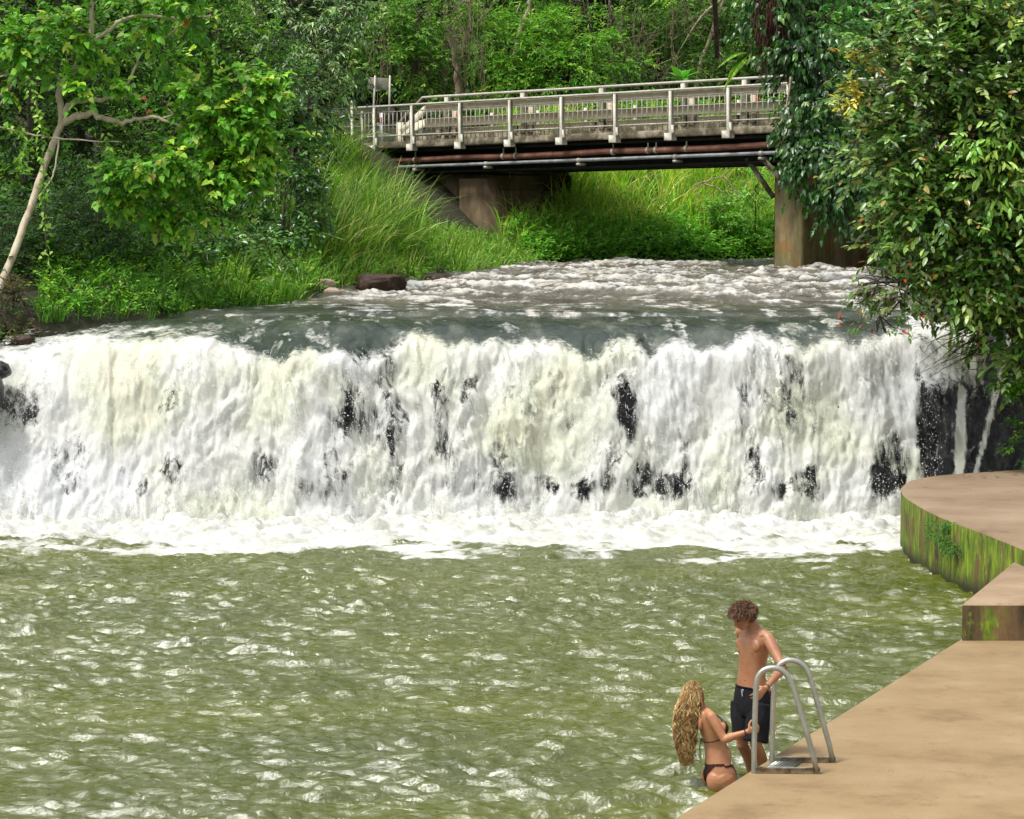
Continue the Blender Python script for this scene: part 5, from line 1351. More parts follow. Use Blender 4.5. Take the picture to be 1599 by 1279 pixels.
# undergrowth masses on the left
tree('feathery_bush', 'dark feathery bush on the bank below the leaning tree', 'bush', [(150, 460, 49.5), (150, 380, 49.5)], [(120, 350, 49.5, 60, 50, .7), (190, 375, 49.5, 60, 44, .7), (60, 400, 48, 50, 44, .6), (130, 420, 48.5, 60, 40, .6), (20, 370, 48, 40, 50, .6), (240, 330, 50.5, 50, 40, .6)],
     [((0.018, 0.055, 0.012), 3), ((0.03, 0.09, 0.02), 2), ((0.08, 0.16, 0.05), .6)], 251, r0=.06, r1=.03, ll=.09, lw=.022, lai=2.6, K=10, clump=.35)
tree('bank_bush', 'leafy bush at the water edge under the leaning tree', 'bush', [(180, 500, 46.8), (180, 450, 46.9)], [(130, 465, 46.7, 60, 24, .5), (200, 462, 46.9, 60, 24, .5), (260, 452, 47.6, 50, 22, .5), (90, 480, 46.2, 40, 18, .4)],
     [((0.05, 0.15, 0.02), 3), ((0.09, 0.22, 0.03), 2), ((0.03, 0.08, 0.012), 2)], 261, r0=.03, r1=.02, ll=.075, lw=.03, lai=2.8, K=8, clump=.22)
tree('dead_brush', 'brown twiggy brush on the corner of the bank at the left edge', 'brush', [(20, 520, 45.6), (20, 470, 45.6)], [(25, 470, 45.6, 36, 34, .5), (60, 500, 45.4, 24, 18, .3), (10, 520, 45.2, 30, 24, .4)],
     [((0.06, 0.04, 0.025), 3), ((0.10, 0.08, 0.04), 2), ((0.05, 0.1, 0.02), 1.2)], 271, r0=.03, r1=.015, ll=.08, lw=.018, lai=1.8, K=8, clump=.25)
tree('corner_bush', 'small green bush on the brown bank beside the left end of the falls', 'bush', [(8, 540, 45.0), (8, 515, 45.0)], [(8, 520, 45.0, 20, 16, .3), (-40, 500, 45.2, 40, 40, .5), (-90, 420, 46, 70, 70, .7)],
     MID, 272, r0=.02, r1=.01, ll=.07, lw=.03, lai=2.4, K=7, clump=.15)
tree('broad_leaf_bush', 'bush with larger dark leaves beside the grass right of the heart leaved tree', 'bush', [(370, 450, 51.5), (370, 390, 51.5)], [(330, 385, 51.5, 50, 30, .6), (400, 390, 51.7, 46, 30, .6), (445, 400, 52.5, 40, 28, .5), (290, 410, 50.5, 40, 24, .5)],
     [((0.03, 0.11, 0.018), 3), ((0.06, 0.17, 0.03), 2), ((0.12, 0.25, 0.06), .6)], 281, r0=.04, r1=.02, ll=.14, lw=.065, lai=2.6, K=6, clump=.3, mat=M_LEAFG)
tree('mixed_bush', 'pale flecked leafy bush at the foot of the tall grass', 'bush', [(500, 440, 57), (500, 400, 57)], [(500, 395, 57, 40, 26, .6), (545, 425, 58, 36, 18, .5), (470, 420, 55, 36, 22, .5)], [((0.07, 0.2, 0.03), 3), ((0.14, 0.28, 0.07), 1.5)], 291, r0=.03, r1=.02, ll=.09, lw=.04, lai=2.4, K=7, clump=.25)

# ------------------------------------------------------------------ boulders on the left bank
M_BOUL = rough_mat('dark_brown_rock', [(0.3, (0.02, 0.012, 0.008)), (0.52, (0.06, 0.035, 0.022)), (0.68, (0.11, 0.075, 0.05)), (0.74, (0.45, 0.42, 0.36))], 5, rough=.7, bump=.6)
M_PALE = rough_mat('pale_tan_rock', [(0.3, (0.10, 0.07, 0.05)), (0.5, (0.36, 0.27, 0.19)), (0.7, (0.5, 0.4, 0.3))], 4, rough=.85, bump=.6)
M_WETR = rough_mat('wet_grey_rock', [(0.3, (0.02, 0.02, 0.022)), (0.7, (0.12, 0.11, 0.11))], 4, rough=.3, bump=.6, spec=.6)
def boulder(label, px, py, Y_, w, d, h, mat, seed, boxy=2.0, rot=0, name='boulder'):
    c = P(px, py, Y_); n1, n2 = 40, 24
    if Y_ > 45: c[2] = max(c[2], float(ground_z(c[0], c[1])) + .22 * h)
    u = np.linspace(0, 2 * math.pi, n1, endpoint=False); v = np.linspace(-math.pi / 2, math.pi / 2, n2)
    U, V_ = np.meshgrid(u, v)
    f = lambda x: np.sign(x) * np.abs(x) ** (2 / boxy)
    x = f(np.cos(V_)) * f(np.cos(U)); y = f(np.cos(V_)) * f(np.sin(U)); z = f(np.sin(V_))
    r = 1 + .55 * (fbm(x * 1.6 + seed, y * 1.6 + z * 1.3, 4, seed) - .5) + .20 * (ridged(x * 3 + z * 2, y * 3 - z * 2, 4, seed + 3) - .5)
    x, y, z = x * r * w / 2, y * r * d / 2, z * r * h / 2
    X_ = x * math.cos(rot) - y * math.sin(rot); Y__ = x * math.sin(rot) + y * math.cos(rot)
    i = (np.arange(n2 - 1)[:, None] * n1 + np.arange(n1)[None]).ravel(); j = (np.arange(n2 - 1)[:, None] * n1 + (np.arange(n1)[None] + 1) % n1).ravel()
    o = mesh_np(name, np.stack([X_ + c[0], Y__ + c[1], z + c[2]], -1).reshape(-1, 3), np.stack([i, j, j + n1, i + n1], 1), mat, None, True)
    tag(o, label, 'rock'); return o
boulder('large dark brown boulder at the left water edge above the falls', 593, 444, 55.4, .92, .8, .42, M_BOUL, 3, 3.2, .12)
boulder('pale flat tan rock at the water left of the dark boulder', 497, 464, 53.6, .66, .5, .24, M_PALE, 5, 2.6)
boulder('second pale tan rock lying against the flat one at the water edge', 520, 468, 53.2, .36, .4, .2, M_PALE, 6, 2.6)
boulder('pale lichen covered rock half hidden in grass left of the tan rocks', 412, 458, 51.2, .5, .5, .26, M_PALE, 7, 2.6)
boulder('wet dark slab just below the dark boulder', 580, 466, 56.2, .6, .6, .14, M_WETR, 8, 2.6)
boulder('wet dark stone touching the right end of the dark boulder', 622, 461, 56.8, .32, .4, .16, M_WETR, 9, 2.6)
boulder('wet grey brown slab at the water right of the dark boulder', 680, 437, 63.5, .75, .6, .28, M_BOUL, 10, 2.6)
boulder('small wet stone between boulder and grey brown slab', 642, 444, 61, .45, .4, .14, M_WETR, 11, 2.6)
boulder('wet dark ledge at the water below the lichen covered rock', 462, 474, 50.6, .55, .5, .12, M_WETR, 12, 2.6)
boulder('brown wet rock at the left end of the falls', -2, 578, 43.2, .36, .5, .26, M_BASALT, 13, 2.4)
boulder('dark rock beside the falls at the left frame edge', -30, 615, 42.7, .7, .7, .7, M_BASALT, 14, 2.4)
boulder('low dark rock on the bank corner above the left end of the falls', 30, 532, 44.9, .5, .5, .2, M_BOUL, 15, 2.4)
# ------------------------------------------------------------------ ladder
M_ALU = rough_mat('dull_aluminium_tube', [(0.3, (0.34, 0.37, 0.33)), (0.6, (0.50, 0.52, 0.48)), (0.8, (0.38, 0.39, 0.28))], 5, rough=0.38, bump=0.06, spec=0.5, metal=0.75)
M_ALUD = rough_mat('stained_aluminium', [(0.32, (0.05, 0.03, 0.015)), (0.46, (0.30, 0.26, 0.18)), (0.6, (0.50, 0.48, 0.42))], 11, rough=0.5, bump=0.2, spec=0.5, metal=0.35)
PZ = DZ + 0.026
def atz(px, py, z):
    Y_ = 23.0
    for _ in range(12):
        Y_ *= (CAMZ - z) / (CAMZ - P(px, py, Y_)[2])
    return P(px, py, Y_)
lad = thing('pool_ladder', atz(1230, 1200, DZ), 'aluminium pool ladder with two arched hand rails bolted to the deck edge', 'ladder')
ends = {}
for key, path, pl in (('near', [(1176, 1200), (1178, 1150), (1179.5, 1100), (1181, 1069), (1186, 1053), (1196, 1045), (1210, 1043), (1223, 1048), (1233, 1060), (1240, 1078), (1247, 1101), (1275, 1197)], ((1179, 1202.5), (1281, 1203.5))),
                      ('far', [(1204, 1186), (1206, 1140), (1208, 1090), (1210, 1056), (1216, 1040), (1227, 1032), (1240, 1031.5), (1252, 1037), (1262, 1050), (1269, 1070), (1275, 1092), (1300, 1181)], ((1205, 1186), (1305, 1186)))):
    a = atz(*pl[0], PZ); b_ = atz(*pl[1], PZ); ends[key] = (a, b_)
    pts = []
    for px, py in path:
        f = (px - path[0][0]) / (path[-1][0] - path[0][0])
        f = np.clip(f, 0, 1); pts.append(P(px, py, (a[1] - .0) * (1 - f) + b_[1] * f))
    pts[0][2] = -0.9
    pts = np.array(pts); lowp = np.linspace(pts[0], pts[1], 4)[:-1]
    c = np.vstack([lowp, spline(pts[1:], 6)])
    c[-1][2] = DZ + .03
    mb = MB(); mb.tube(c, 0.0238, 14); mb.build('hand_rail', M_ALU, lad, True)
    mb = MB(); d_ = (b_ - a); d_[2] = 0; u_ = nrm(d_); s_ = np.cross(u_, UP)
    mid_ = (a + b_) / 2; mid_[2] = PZ
    mb.obox(mid_, d_ / 2, s_ * .022, (0, 0, .024), .003); mb.build('base_bar', M_ALUD, lad)
    mb = MB(); e = b_.copy(); e[2] = DZ + .075; mb.obox(e - u_ * .02, u_ * .004, s_ * .018, (0, 0, .0), 0) if False else None
(a0, b0), (a1, b1) = ends['near'], ends['far']
u_ = nrm((b0 - a0) * (1, 1, 0)); w_ = (a1 - a0) * (1, 1, 0); wl_ = np.linalg.norm(w_); wn_ = w_ / wl_
mb = MB(); mid_ = (a0 + a1) / 2 + u_ * .15; mid_[2] = DZ + .012
mb.obox(mid_, u_ * .12, wn_ * (wl_ / 2 - .025), (0, 0, .004), .001)
for k in range(9):
    mb.obox(mid_ + u_ * (-.11 + k * .0275) + np.array((0, 0, .006)), u_ * .004, wn_ * (wl_ / 2 - .03), (0, 0, .003))
mb.build('top_tread', M_ALU, lad)
for z in (-0.12, -.42, -.72):
    mb = MB(); mid_ = (a0 + a1) / 2; mid_[2] = z; mb.obox(mid_, u_ * .05, wn_ * (wl_ / 2), (0, 0, .012), .003); mb.build('tread', M_ALU, lad)

# ------------------------------------------------------------------ bodies
def remesh(mb, name, voxel, smooth, mat, parent=None, disp=None):
    V = np.concatenate(mb.v); F = [np.array(f) for f in mb.f.values()]
    tmp = mesh_np('tmp', V, F, mat, None)
    md = tmp.modifiers.new('r', 'REMESH'); md.mode = 'VOXEL'; md.voxel_size = voxel; md.use_smooth_shade = True
    ms = tmp.modifiers.new('s', 'SMOOTH'); ms.factor = 0.5; ms.iterations = smooth
    dg = bpy.context.evaluated_depsgraph_get(); dg.update()
    me = bpy.data.meshes.new_from_object(tmp.evaluated_get(dg))
    bpy.data.objects.remove(tmp)
    me.name = name
    if disp is not None:
        n = len(me.vertices); co = np.empty(n * 3, np.float32); me.vertices.foreach_get('co', co); co = co.reshape(-1, 3)
        no = np.empty(n * 3, np.float32); me.vertices.foreach_get('normal', no); no = no.reshape(-1, 3)
        co = disp(co, no).astype(np.float32); me.vertices.foreach_set('co', co.ravel()); me.update()
    me.polygons.foreach_set('use_smooth', np.ones(len(me.polygons), bool))
    o = bpy.data.objects.new(name, me)
    me.materials.clear(); me.materials.append(mat)
    return link(o, parent)

def ell(mb, c, ax, ay, az, n=14):
    c = np.asarray(c, float); u = np.arange(n) / n * 2 * math.pi; v = np.linspace(0, math.pi, n // 2 + 2)[1:-1]
    V = [c + np.asarray(az)]
    for t in v:
        for s_ in u: V.append(c + math.sin(t) * (math.cos(s_) * np.asarray(ax) + math.sin(s_) * np.asarray(ay)) + math.cos(t) * np.asarray(az))
    V.append(c - np.asarray(az)); m_ = len(v); F = []
    for i in range(m_ - 1):
        for j in range(n): F.append((1 + i * n + j, 1 + (i + 1) * n + j, 1 + (i + 1) * n + (j + 1) % n, 1 + i * n + (j + 1) % n))
    for j in range(n):
        F.append((0, 1 + j, 1 + (j + 1) % n)); F.append((len(V) - 1, 1 + (m_ - 1) * n + (j + 1) % n, 1 + (m_ - 1) * n + j))
    mb.add(V, F)

def chain(mb, pts, rad, n=12, per=5):
    """smooth tapered limb with rounded ends"""
    q = np.hstack([np.asarray(pts, float), np.asarray(rad, float)[:, None]])
    c = spline(q, per) if per > 1 else q
    p, r = c[:, :3], np.maximum(c[:, 3], .001)
    t0 = nrm(p[0] - p[1]); t1 = nrm(p[-1] - p[-2])
    th_ = np.array((80, 55, 28)) * math.pi / 180
    pp = np.vstack([[p[0] + t0 * r[0] * math.sin(a) for a in th_], p, [p[-1] + t1 * r[-1] * math.sin(a) for a in th_[::-1]]])
    rr = np.r_[[r[0] * math.cos(a) for a in th_], r, [r[-1] * math.cos(a) for a in th_[::-1]]]
    mb.tube(pp, rr, n)

def loft(mb, rings, n=24, e=2.3, per=4):
    """rings: centre(3), half width vector(3), half depth vector(3)"""
    R_ = spline(np.array([np.concatenate(r) for r in rings]), per)
    u = np.arange(n) / n * 2 * math.pi
    cu = np.sign(np.cos(u)) * np.abs(np.cos(u)) ** (2 / e); su = np.sign(np.sin(u)) * np.abs(np.sin(u)) ** (2 / e)
    V = np.concatenate([r[:3] + cu[:, None] * r[3:6] + su[:, None] * r[6:9] for r in R_]); m_ = len(R_)
    i0 = np.arange(n); i1 = (i0 + 1) % n
    q = np.concatenate([np.stack([k * n + i0, k * n + i1, (k + 1) * n + i1, (k + 1) * n + i0], 1) for k in range(m_ - 1)])
    b = mb.n; mb.addnp(V, q)
    mb.f.setdefault(n, []).append([b + i for i in range(n)][::-1]); mb.f[n].append([b + (m_ - 1) * n + i for i in range(n)])

def hand(mb, wrist, d, pn, ts, curls=(15, 25, 20), sc=1.0, spread=0.06, thumb=(.5, .75, .35), rw=.024):
    """five fingers: d along the hand, pn where the palm faces, ts = +1/-1 thumb side along s"""
    d = nrm(d); pn = nrm(np.asarray(pn) - d * np.dot(pn, d)); s_ = np.cross(d, pn) * ts
    w = np.asarray(wrist, float)
    for i in range(4):
        k = w + d * (.088 - .004 * abs(i - 1)) * sc + s_ * (.030 - i * .0195) * sc
        chain(mb, [w + s_ * (.012 - i * .008) * sc, (w + k) / 2, k], [rw * .62 * sc, .0145 * sc, .0115 * sc], 8, 3)
        L_ = (.072, .080, .075, .060)[i] * sc; p = k; an = 0
        pts = [p]
        dd = nrm(d + s_ * (1.2 - i) * spread)
        for j, fr in enumerate((.44, .32, .24)):
            an += math.radians(curls[j] + (i - 1) * 2)
            p = p + (dd * math.cos(an) + pn * math.sin(an)) * L_ * fr; pts.append(p)
        chain(mb, pts, [.0098 * sc, .009 * sc, .0082 * sc, .0068 * sc], 8, 3)
    ell(mb, w + d * .045 * sc + s_ * .002, d * .048 * sc, s_ * .034 * sc, pn * .0135 * sc, 12)
    t0 = w + d * .02 * sc + s_ * .022 * sc; td = nrm(d * thumb[0] + s_ * thumb[1] + pn * thumb[2])
    t1 = t0 + td * .040 * sc; t2 = t1 + nrm(td * .8 + d * .5 + pn * thumb[2] * .5) * .030 * sc; t3 = t2 + nrm(td * .5 + d * .8 + pn * thumb[2]) * .024 * sc
    chain(mb, [t0, t1, t2, t3], [.016 * sc, .0125 * sc, .0105 * sc, .0082 * sc], 8, 3)

def head(mb, c, f, u, sc=1.0):
    f = nrm(f); u = nrm(np.asarray(u) - f * np.dot(u, f)); s_ = np.cross(f, u)
    g = lambda a, b, e: np.asarray(c) + (f * a + s_ * b + u * e) * sc
    ell(mb, g(-.008, 0, .030), f * .094 * sc, s_ * .074 * sc, u * .088 * sc, 20)
    ell(mb, g(.028, 0, -.025), f * .058 * sc, s_ * .058 * sc, u * .072 * sc, 16)
    ell(mb, g(.052, 0, -.082), f * .030 * sc, s_ * .030 * sc, u * .022 * sc, 12)
    chain(mb, [g(.0, .048, -.045), g(.045, .028, -.080)], [.024 * sc, .020 * sc], 8, 2)
    chain(mb, [g(.0, -.048, -.045), g(.045, -.028, -.080)], [.024 * sc, .020 * sc], 8, 2)
    chain(mb, [g(.080, 0, .018), g(.098, 0, -.008), g(.106, 0, -.028)], [.009 * sc, .011 * sc, .0135 * sc], 8, 2)
    for sg in (-1, 1):
        ell(mb, g(.098, .010 * sg, -.031), f * .010 * sc, s_ * .009 * sc, u * .008 * sc, 8)
        chain(mb, [g(.074, .046 * sg, .030), g(.086, .018 * sg, .030)], [.010 * sc, .011 * sc], 8, 2)
        ell(mb, g(.058, .040 * sg, -.018), f * .022 * sc, s_ * .022 * sc, u * .020 * sc, 10)
        ell(mb, g(-.006, .076 * sg, -.004), f * .018 * sc, s_ * .009 * sc, u * .030 * sc, 12)
    chain(mb, [g(.076, -.020, -.052), g(.088, 0, -.049), g(.076, .020, -.052)], [.007 * sc, .0095 * sc, .007 * sc], 8, 2)
    chain(mb, [g(.074, -.017, -.063), g(.085, 0, -.063), g(.074, .017, -.063)], [.007 * sc, .010 * sc, .007 * sc], 8, 2)
    return g, f, s_, u

def skin(name, base, ruddy):
    m, nt, out = new_mat(name); N = NT(nt)
    v = N.coord(); c = N.ramp(N.noise(v, 9, 4, 0.6), [(0.35, base), (0.68, ruddy)])
    s = N.bsdf(Base_Color=c, Roughness=0.42, Specular_IOR_Level=0.45, Normal=N.bump(N.noise(v, 120, 3, 0.6), 0.12, 0.003))
    s.inputs['Subsurface Weight'].default_value = 0.18; s.inputs['Subsurface Radius'].default_value = (0.02, 0.008, 0.004); s.inputs['Subsurface Scale'].default_value = 0.6
    N.l(s.outputs[0], out.inputs[0]); return m
M_SKM = skin('tanned_skin', (0.40, 0.195, 0.10), (0.33, 0.14, 0.07))
M_SKW = skin('light_tanned_skin', (0.49, 0.245, 0.125), (0.41, 0.175, 0.085))
M_LIP = rough_mat('lips', [(0.3, (0.34, 0.10, 0.08)), (0.7, (0.42, 0.14, 0.11))], rough=.4, bump=0)
M_NIP = rough_mat('darker_skin', [(0.3, (0.20, 0.08, 0.05)), (0.7, (0.24, 0.10, 0.06))], rough=.5, bump=0)
M_EYE = rough_mat('dark_eye', [(0.3, (0.02, 0.012, 0.01)), (0.7, (0.06, 0.04, 0.03))], rough=.15, bump=0, spec=.6)
def hair_mat(name):
    m, nt, out = new_mat(name); N = NT(nt); a = N.attr('tint')
    s = N.bsdf(Base_Color=a.outputs['Color'], Roughness=0.45, Specular_IOR_Level=0.5); N.l(s.outputs[0], out.inputs[0]); return m
M_HAIR = hair_mat('hair_strands')
def cloth(name, c1, c2, scale=30):
    return rough_mat(name, [(0.35, c1), (0.65, c2)], scale, rough=.85, bump=.25, bscale=90, bdist=.004, spec=.25)
M_BLACKC = cloth('black_board_short_cloth', (0.006, 0.006, 0.008), (0.012, 0.012, 0.015))
M_BROWNC = cloth('dark_brown_bikini_cloth', (0.035, 0.012, 0.010), (0.055, 0.018, 0.014))
M_CORD = cloth('white_cord', (0.6, 0.62, 0.65), (0.7, 0.7, 0.72))
M_BAND = cloth('dark_wrist_band', (0.01, 0.01, 0.015), (0.03, 0.03, 0.04))
M_TAN = cloth('tan_bracelet', (0.10, 0.06, 0.03), (0.16, 0.10, 0.05))

def strands(name, parent, curves, r0, cols, mat, n=3):
    """curves (k, m, 3)"""
    k, m_, _ = curves.shape
    T = nrm(np.gradient(curves, axis=1)); A = nrm(np.cross(T, np.array((0.3, 0.2, 1.0)))); B_ = np.cross(T, A)
    rr = r0[:, None] * np.interp(np.linspace(0, 1, m_), [0, .25, .7, 1], [.6, 1, .85, .12])[None]
    V = []
    for a in range(n):
        an = a / n * 2 * math.pi
        V.append(curves + (A * math.cos(an) + B_ * math.sin(an)) * rr[:, :, None])
    V = np.stack(V, 2)                      # k, m, n, 3
    idx = np.arange(k * m_ * n).reshape(k, m_, n)
    F = [np.stack([idx[:, :-1, a], idx[:, :-1, (a + 1) % n], idx[:, 1:, (a + 1) % n], idx[:, 1:, a]], -1).reshape(-1, 4) for a in range(n)]
    return mesh_np(name, V.reshape(-1, 3), np.concatenate(F), mat, parent, True, {'tint': np.repeat(cols, m_ * n, 0)})

def band(mb, c, a, b_, r, n=28, e=2.3, wob=None):
    u = np.arange(n + 1) / n * 2 * math.pi
    cu = np.sign(np.cos(u)) * np.abs(np.cos(u)) ** (2 / e); su = np.sign(np.sin(u)) * np.abs(np.sin(u)) ** (2 / e)
    p = np.asarray(c) + cu[:, None] * np.asarray(a) + su[:, None] * np.asarray(b_)
    mb.tube(p, r, 6)

# ---------------------------------------------------------------- the man
YM = 23.70
Fm = nrm((-.74, -.67, 0)); Lm = nrm((.67, -.74, 0))
def M_(px, py, l=0.0, f=0.0): return P(px, py, YM) + Lm * l + Fm * f
man = thing('person', P(1180, 1205, YM), 'shirtless young man in black board shorts on the ladder looking down at the woman', 'person')
mb = MB()
def rg_(px, py, w, d, tilt=0.0): return (M_(px, py), Lm * w + UP * tilt, Fm * d)
loft(mb, [rg_(1174, 1110, .13, .085), rg_(1174, 1100, .158, .108), rg_(1174, 1085, .160, .110), rg_(1174, 1068, .146, .098), rg_(1174, 1052, .134, .088), rg_(1175, 1036, .136, .090), rg_(1176, 1020, .150, .102),
          rg_(1177, 1006, .160, .108), rg_(1178.5, 995, .158, .096), rg_(1180, 988, .140, .080), rg_(1180, 981, .085, .058)], e=2.4)
nb = M_(1179, 984); hc = P(1161, 963, YM - .03)
chain(mb, [nb - UP * .02, M_(1175, 975), hc + np.array((.035, .02, -.03))], [.062, .054, .052], 12, 3)
shL = M_(1179.0, 994, .160, .0); shR = M_(1179.5, 991, -.170, .0)
elL = P(1223, 1043, 23.36); wrL = P(1196, 1074, 23.07)
chain(mb, [M_(1180, 985, .03), (M_(1180, 985) + shL) / 2 + UP * .015, shL], [.04, .045, .056], 10, 3)
chain(mb, [M_(1180, 985, -.03), (M_(1180, 985) + shR) / 2 + UP * .015, shR], [.04, .045, .054], 10, 3)
chain(mb, [shL + UP * .0, shL * .75 + elL * .25, shL * .4 + elL * .6, elL], [.056, .054, .045, .038], 12, 4)
chain(mb, [elL, elL * .72 + wrL * .28, elL * .3 + wrL * .7, wrL], [.038, .041, .030, .025], 12, 4)
dL = P(1175, 1094, 23.02) - wrL
hand(mb, wrL, dL, (-.25, 1, -.1), -1, (14, 26, 18), 1.02, .10, thumb=(.5, .55, .65))
elR = P(1178, 1046, 23.98); wrR = P(1197, 1079, 23.84)
chain(mb, [shR, shR * .7 + elR * .3, elR], [.054, .050, .038], 12, 4); chain(mb, [elR, elR * .6 + wrR * .4, wrR], [.038, .038, .025], 12, 4)
hand(mb, wrR, P(1214, 1090, 23.76) - wrR, (-.2, -1, 0), 1, (45, 60, 45), 1.0, .06, thumb=(.4, .6, .5))
# chest, belly and back forms
ell(mb, M_(1176, 1006, .068, .076), Lm * .085, Fm * .024, UP * .060); ell(mb, M_(1176, 1006, -.062, .072), Lm * .085, Fm * .022, UP * .060)
for k in range(3):
    for sg in (-1, 1): ell(mb, M_(1174.5, 1031 + k * 13, sg * .030, .078 - k * .002), Lm * .036, Fm * .0115, UP * .040, 10)
chain(mb, [M_(1179, 992, .02, .085), M_(1180, 988, .14, .045)], [.012, .012], 6, 2); chain(mb, [M_(1179, 992, -.02, .085), M_(1180, 988, -.14, .045)], [.012, .012], 6, 2)
ell(mb, M_(1178, 1003, .09, -.075), Lm * .055, Fm * .028, UP * .07); ell(mb, M_(1178, 1003, -.09, -.075), Lm * .055, Fm * .028, UP * .07)
# legs
hipL = M_(1175, 1098, .085); hipR = M_(1173, 1098, -.085)
knL = P(1180, 1163, YM - .16); anL = P(1195, 1226, YM + .03); knR = P(1159, 1163, YM + .02); anR = P(1180, 1228, YM + .22)
for h_, k_, a_ in ((hipL, knL, anL), (hipR, knR, anR)):
    chain(mb, [h_, h_ * .65 + k_ * .35, h_ * .25 + k_ * .75, k_], [.088, .082, .062, .053], 14, 4)
    calf = k_ * .68 + a_ * .32 + np.array((.02, .01, 0))
    chain(mb, [k_, calf, k_ * .3 + a_ * .7, a_], [.052, .053, .038, .034], 12, 4)
    ft = a_ + np.array((-.02, -.02, -.06)); chain(mb, [a_, ft, ft + Fm * .10 + UP * -.01, ft + Fm * .19 + UP * -.015], [.036, .042, .036, .026], 10, 3)
fdir = nrm((-.78, -.40, -.42)); udir = nrm((-.30, -.22, .95))
g, hf, hs, hu = head(mb, hc, fdir, udir, 1.0)
body = remesh(mb, 'body', .0058, 5, M_SKM, man)
for sg in (-1, 1):
    e_ = MB(); ell(e_, g(.080, .031 * sg, .010), hf * .010, hs * .013, hu * .007, 10); e_.build('eye', M_EYE, man, True)
e_ = MB(); chain(e_, [g(.080, -.017, -.056), g(.0945, 0, -.054), g(.080, .017, -.056)], [.003, .006, .003], 6, 3); chain(e_, [g(.078, -.014, -.063), g(.093, 0, -.0645), g(.078, .014, -.063)], [.003, .006, .003], 6, 3); e_.build('lips', M_LIP, man, True)
for sg in (-1, 1):
    e_ = MB(); q = M_(1176, 1016, .080 * sg, .102); ell(e_, q, Lm * .009, Fm * .0035, UP * .008, 8); e_.build('nipple', M_NIP, man, True)
e_ = MB(); ell(e_, M_(1174, 1060, 0, .0925), Lm * .006, Fm * .006, UP * .009, 8); e_.build('navel', M_LIP, man, True)
# hair: loose curly tufts falling over the forehead
rng = np.random.default_rng(40)
def scalp_pts(rng, n, cond):
    out = []
    while len(out) < n:
        v = nrm(rng.standard_normal(3))
        if cond(v[0], v[1], v[2]): out.append(v)
    return np.array(out)
sp = scalp_pts(rng, 2600, lambda a, b_, e: e > -.62 and not (a > .25 and e < .42 - .25 * abs(b_)) and not (abs(b_) > .45 and a > -.05 and e < .08))
root = np.array([g(-.008 + v[0] * .092, v[1] * .073, .030 + v[2] * .087) for v in sp])
outv = np.array([nrm(hf * v[0] * .8 + hs * v[1] + hu * v[2]) for v in sp])
flow = nrm(outv * .55 + hf * .35 * (sp[:, :1] > -.2) - hf * .25 * (sp[:, :1] < -.2) - hu * .42 + .38 * rng.standard_normal((len(sp), 3)))
L_ = (.030 + .026 * rng.random(len(sp))) * np.where(sp[:, 2] < -.2, .6, 1.0)
t = np.linspace(0, 1, 8)[None, :, None]
A = nrm(np.cross(flow, outv)); ph = rng.random((len(sp), 1, 1)) * 6.28
cur = root[:, None] + outv[:, None] * (L_[:, None, None] * .30 * np.sin(t * 1.9)) + flow[:, None] * (L_[:, None, None] * t) - UP * (.018 * t ** 2) \
    + (A[:, None] * np.sin(t * 6 + ph) + outv[:, None] * .5 * np.cos(t * 6 + ph)) * .0055 * t
HB = [((0.06, 0.026, 0.012), 4), ((0.11, 0.05, 0.02), 3), ((0.22, 0.11, 0.045), 2), ((0.34, 0.19, 0.08), .8)]
def htint(rng, n, pal, j=.15):
    cols = np.array([c for c, w in pal]); w = np.array([w for c, w in pal]); return np.clip(cols[rng.choice(len(cols), n, p=w / w.sum())] * (1 + j * rng.standard_normal((n, 1))), .004, .9)
hair = strands('hair', man, cur, .0022 + .0022 * rng.random(len(sp)), htint(rng, len(sp), HB), M_HAIR, 4)
cap_ = MB(); ell(cap_, g(-.018, 0, .040), hf * .094, hs * .079, hu * .090, 20); ell(cap_, g(-.048, 0, -.010), hf * .058, hs * .066, hu * .062, 16)
o = mesh_np('hair_base', np.concatenate(cap_.v), [np.array(f) for f in cap_.f.values()], M_HAIR, hair, True, {'tint': np.repeat(np.array([(0.05, 0.022, 0.01)]), cap_.n, 0)})
# board shorts
def folds(co, no):
    k = fbm(co[:, 0] * 9 + co[:, 1] * 9, co[:, 2] * 3.0, 3, 5) - .5
    k2 = ridged(co[:, 0] * 14 - co[:, 1] * 8, co[:, 2] * 5, 2, 6) - .5
    return co + no * (k * .022 + k2 * .007)[:, None]
sh = MB()
loft(sh, [(M_(1174, 1070), Lm * .153, Fm * .106), (M_(1174, 1078), Lm * .164, Fm * .115), (M_(1174.5, 1092), Lm * .176, Fm * .128), (M_(1174.5, 1106), Lm * .178, Fm * .130), (M_(1174.5, 1116), Lm * .165, Fm * .120)], e=2.3)
def legtube(h_, k_, r, n=4):
    t_ = nrm(k_ - h_); a = nrm(Lm - t_ * np.dot(Lm, t_)); b_ = np.cross(t_, a)
    loft(sh, [(h_, a * r[0], b_ * r[0]), (h_ * .6 + k_ * .4, a * r[1], b_ * r[1]), (h_ * .25 + k_ * .75, a * r[2], b_ * r[2]), (k_, a * r[3], b_ * r[3])], e=2.2)
legtube(hipL + Lm * .01, P(1180, 1158, YM - .14) , (.105, .108, .104, .108))
legtube(hipR - Lm * .01, P(1159, 1146, YM + .01), (.105, .104, .094, .090))
so = remesh(sh, 'board_shorts', .0075, 3, M_BLACKC, man, folds)
e_ = MB(); band(e_, M_(1174, 1071), Lm * .158, Fm * .111, .0065); e_.build('waistband', M_BLACKC, so, True)
e_ = MB(); q = M_(1174, 1074, 0, .124)
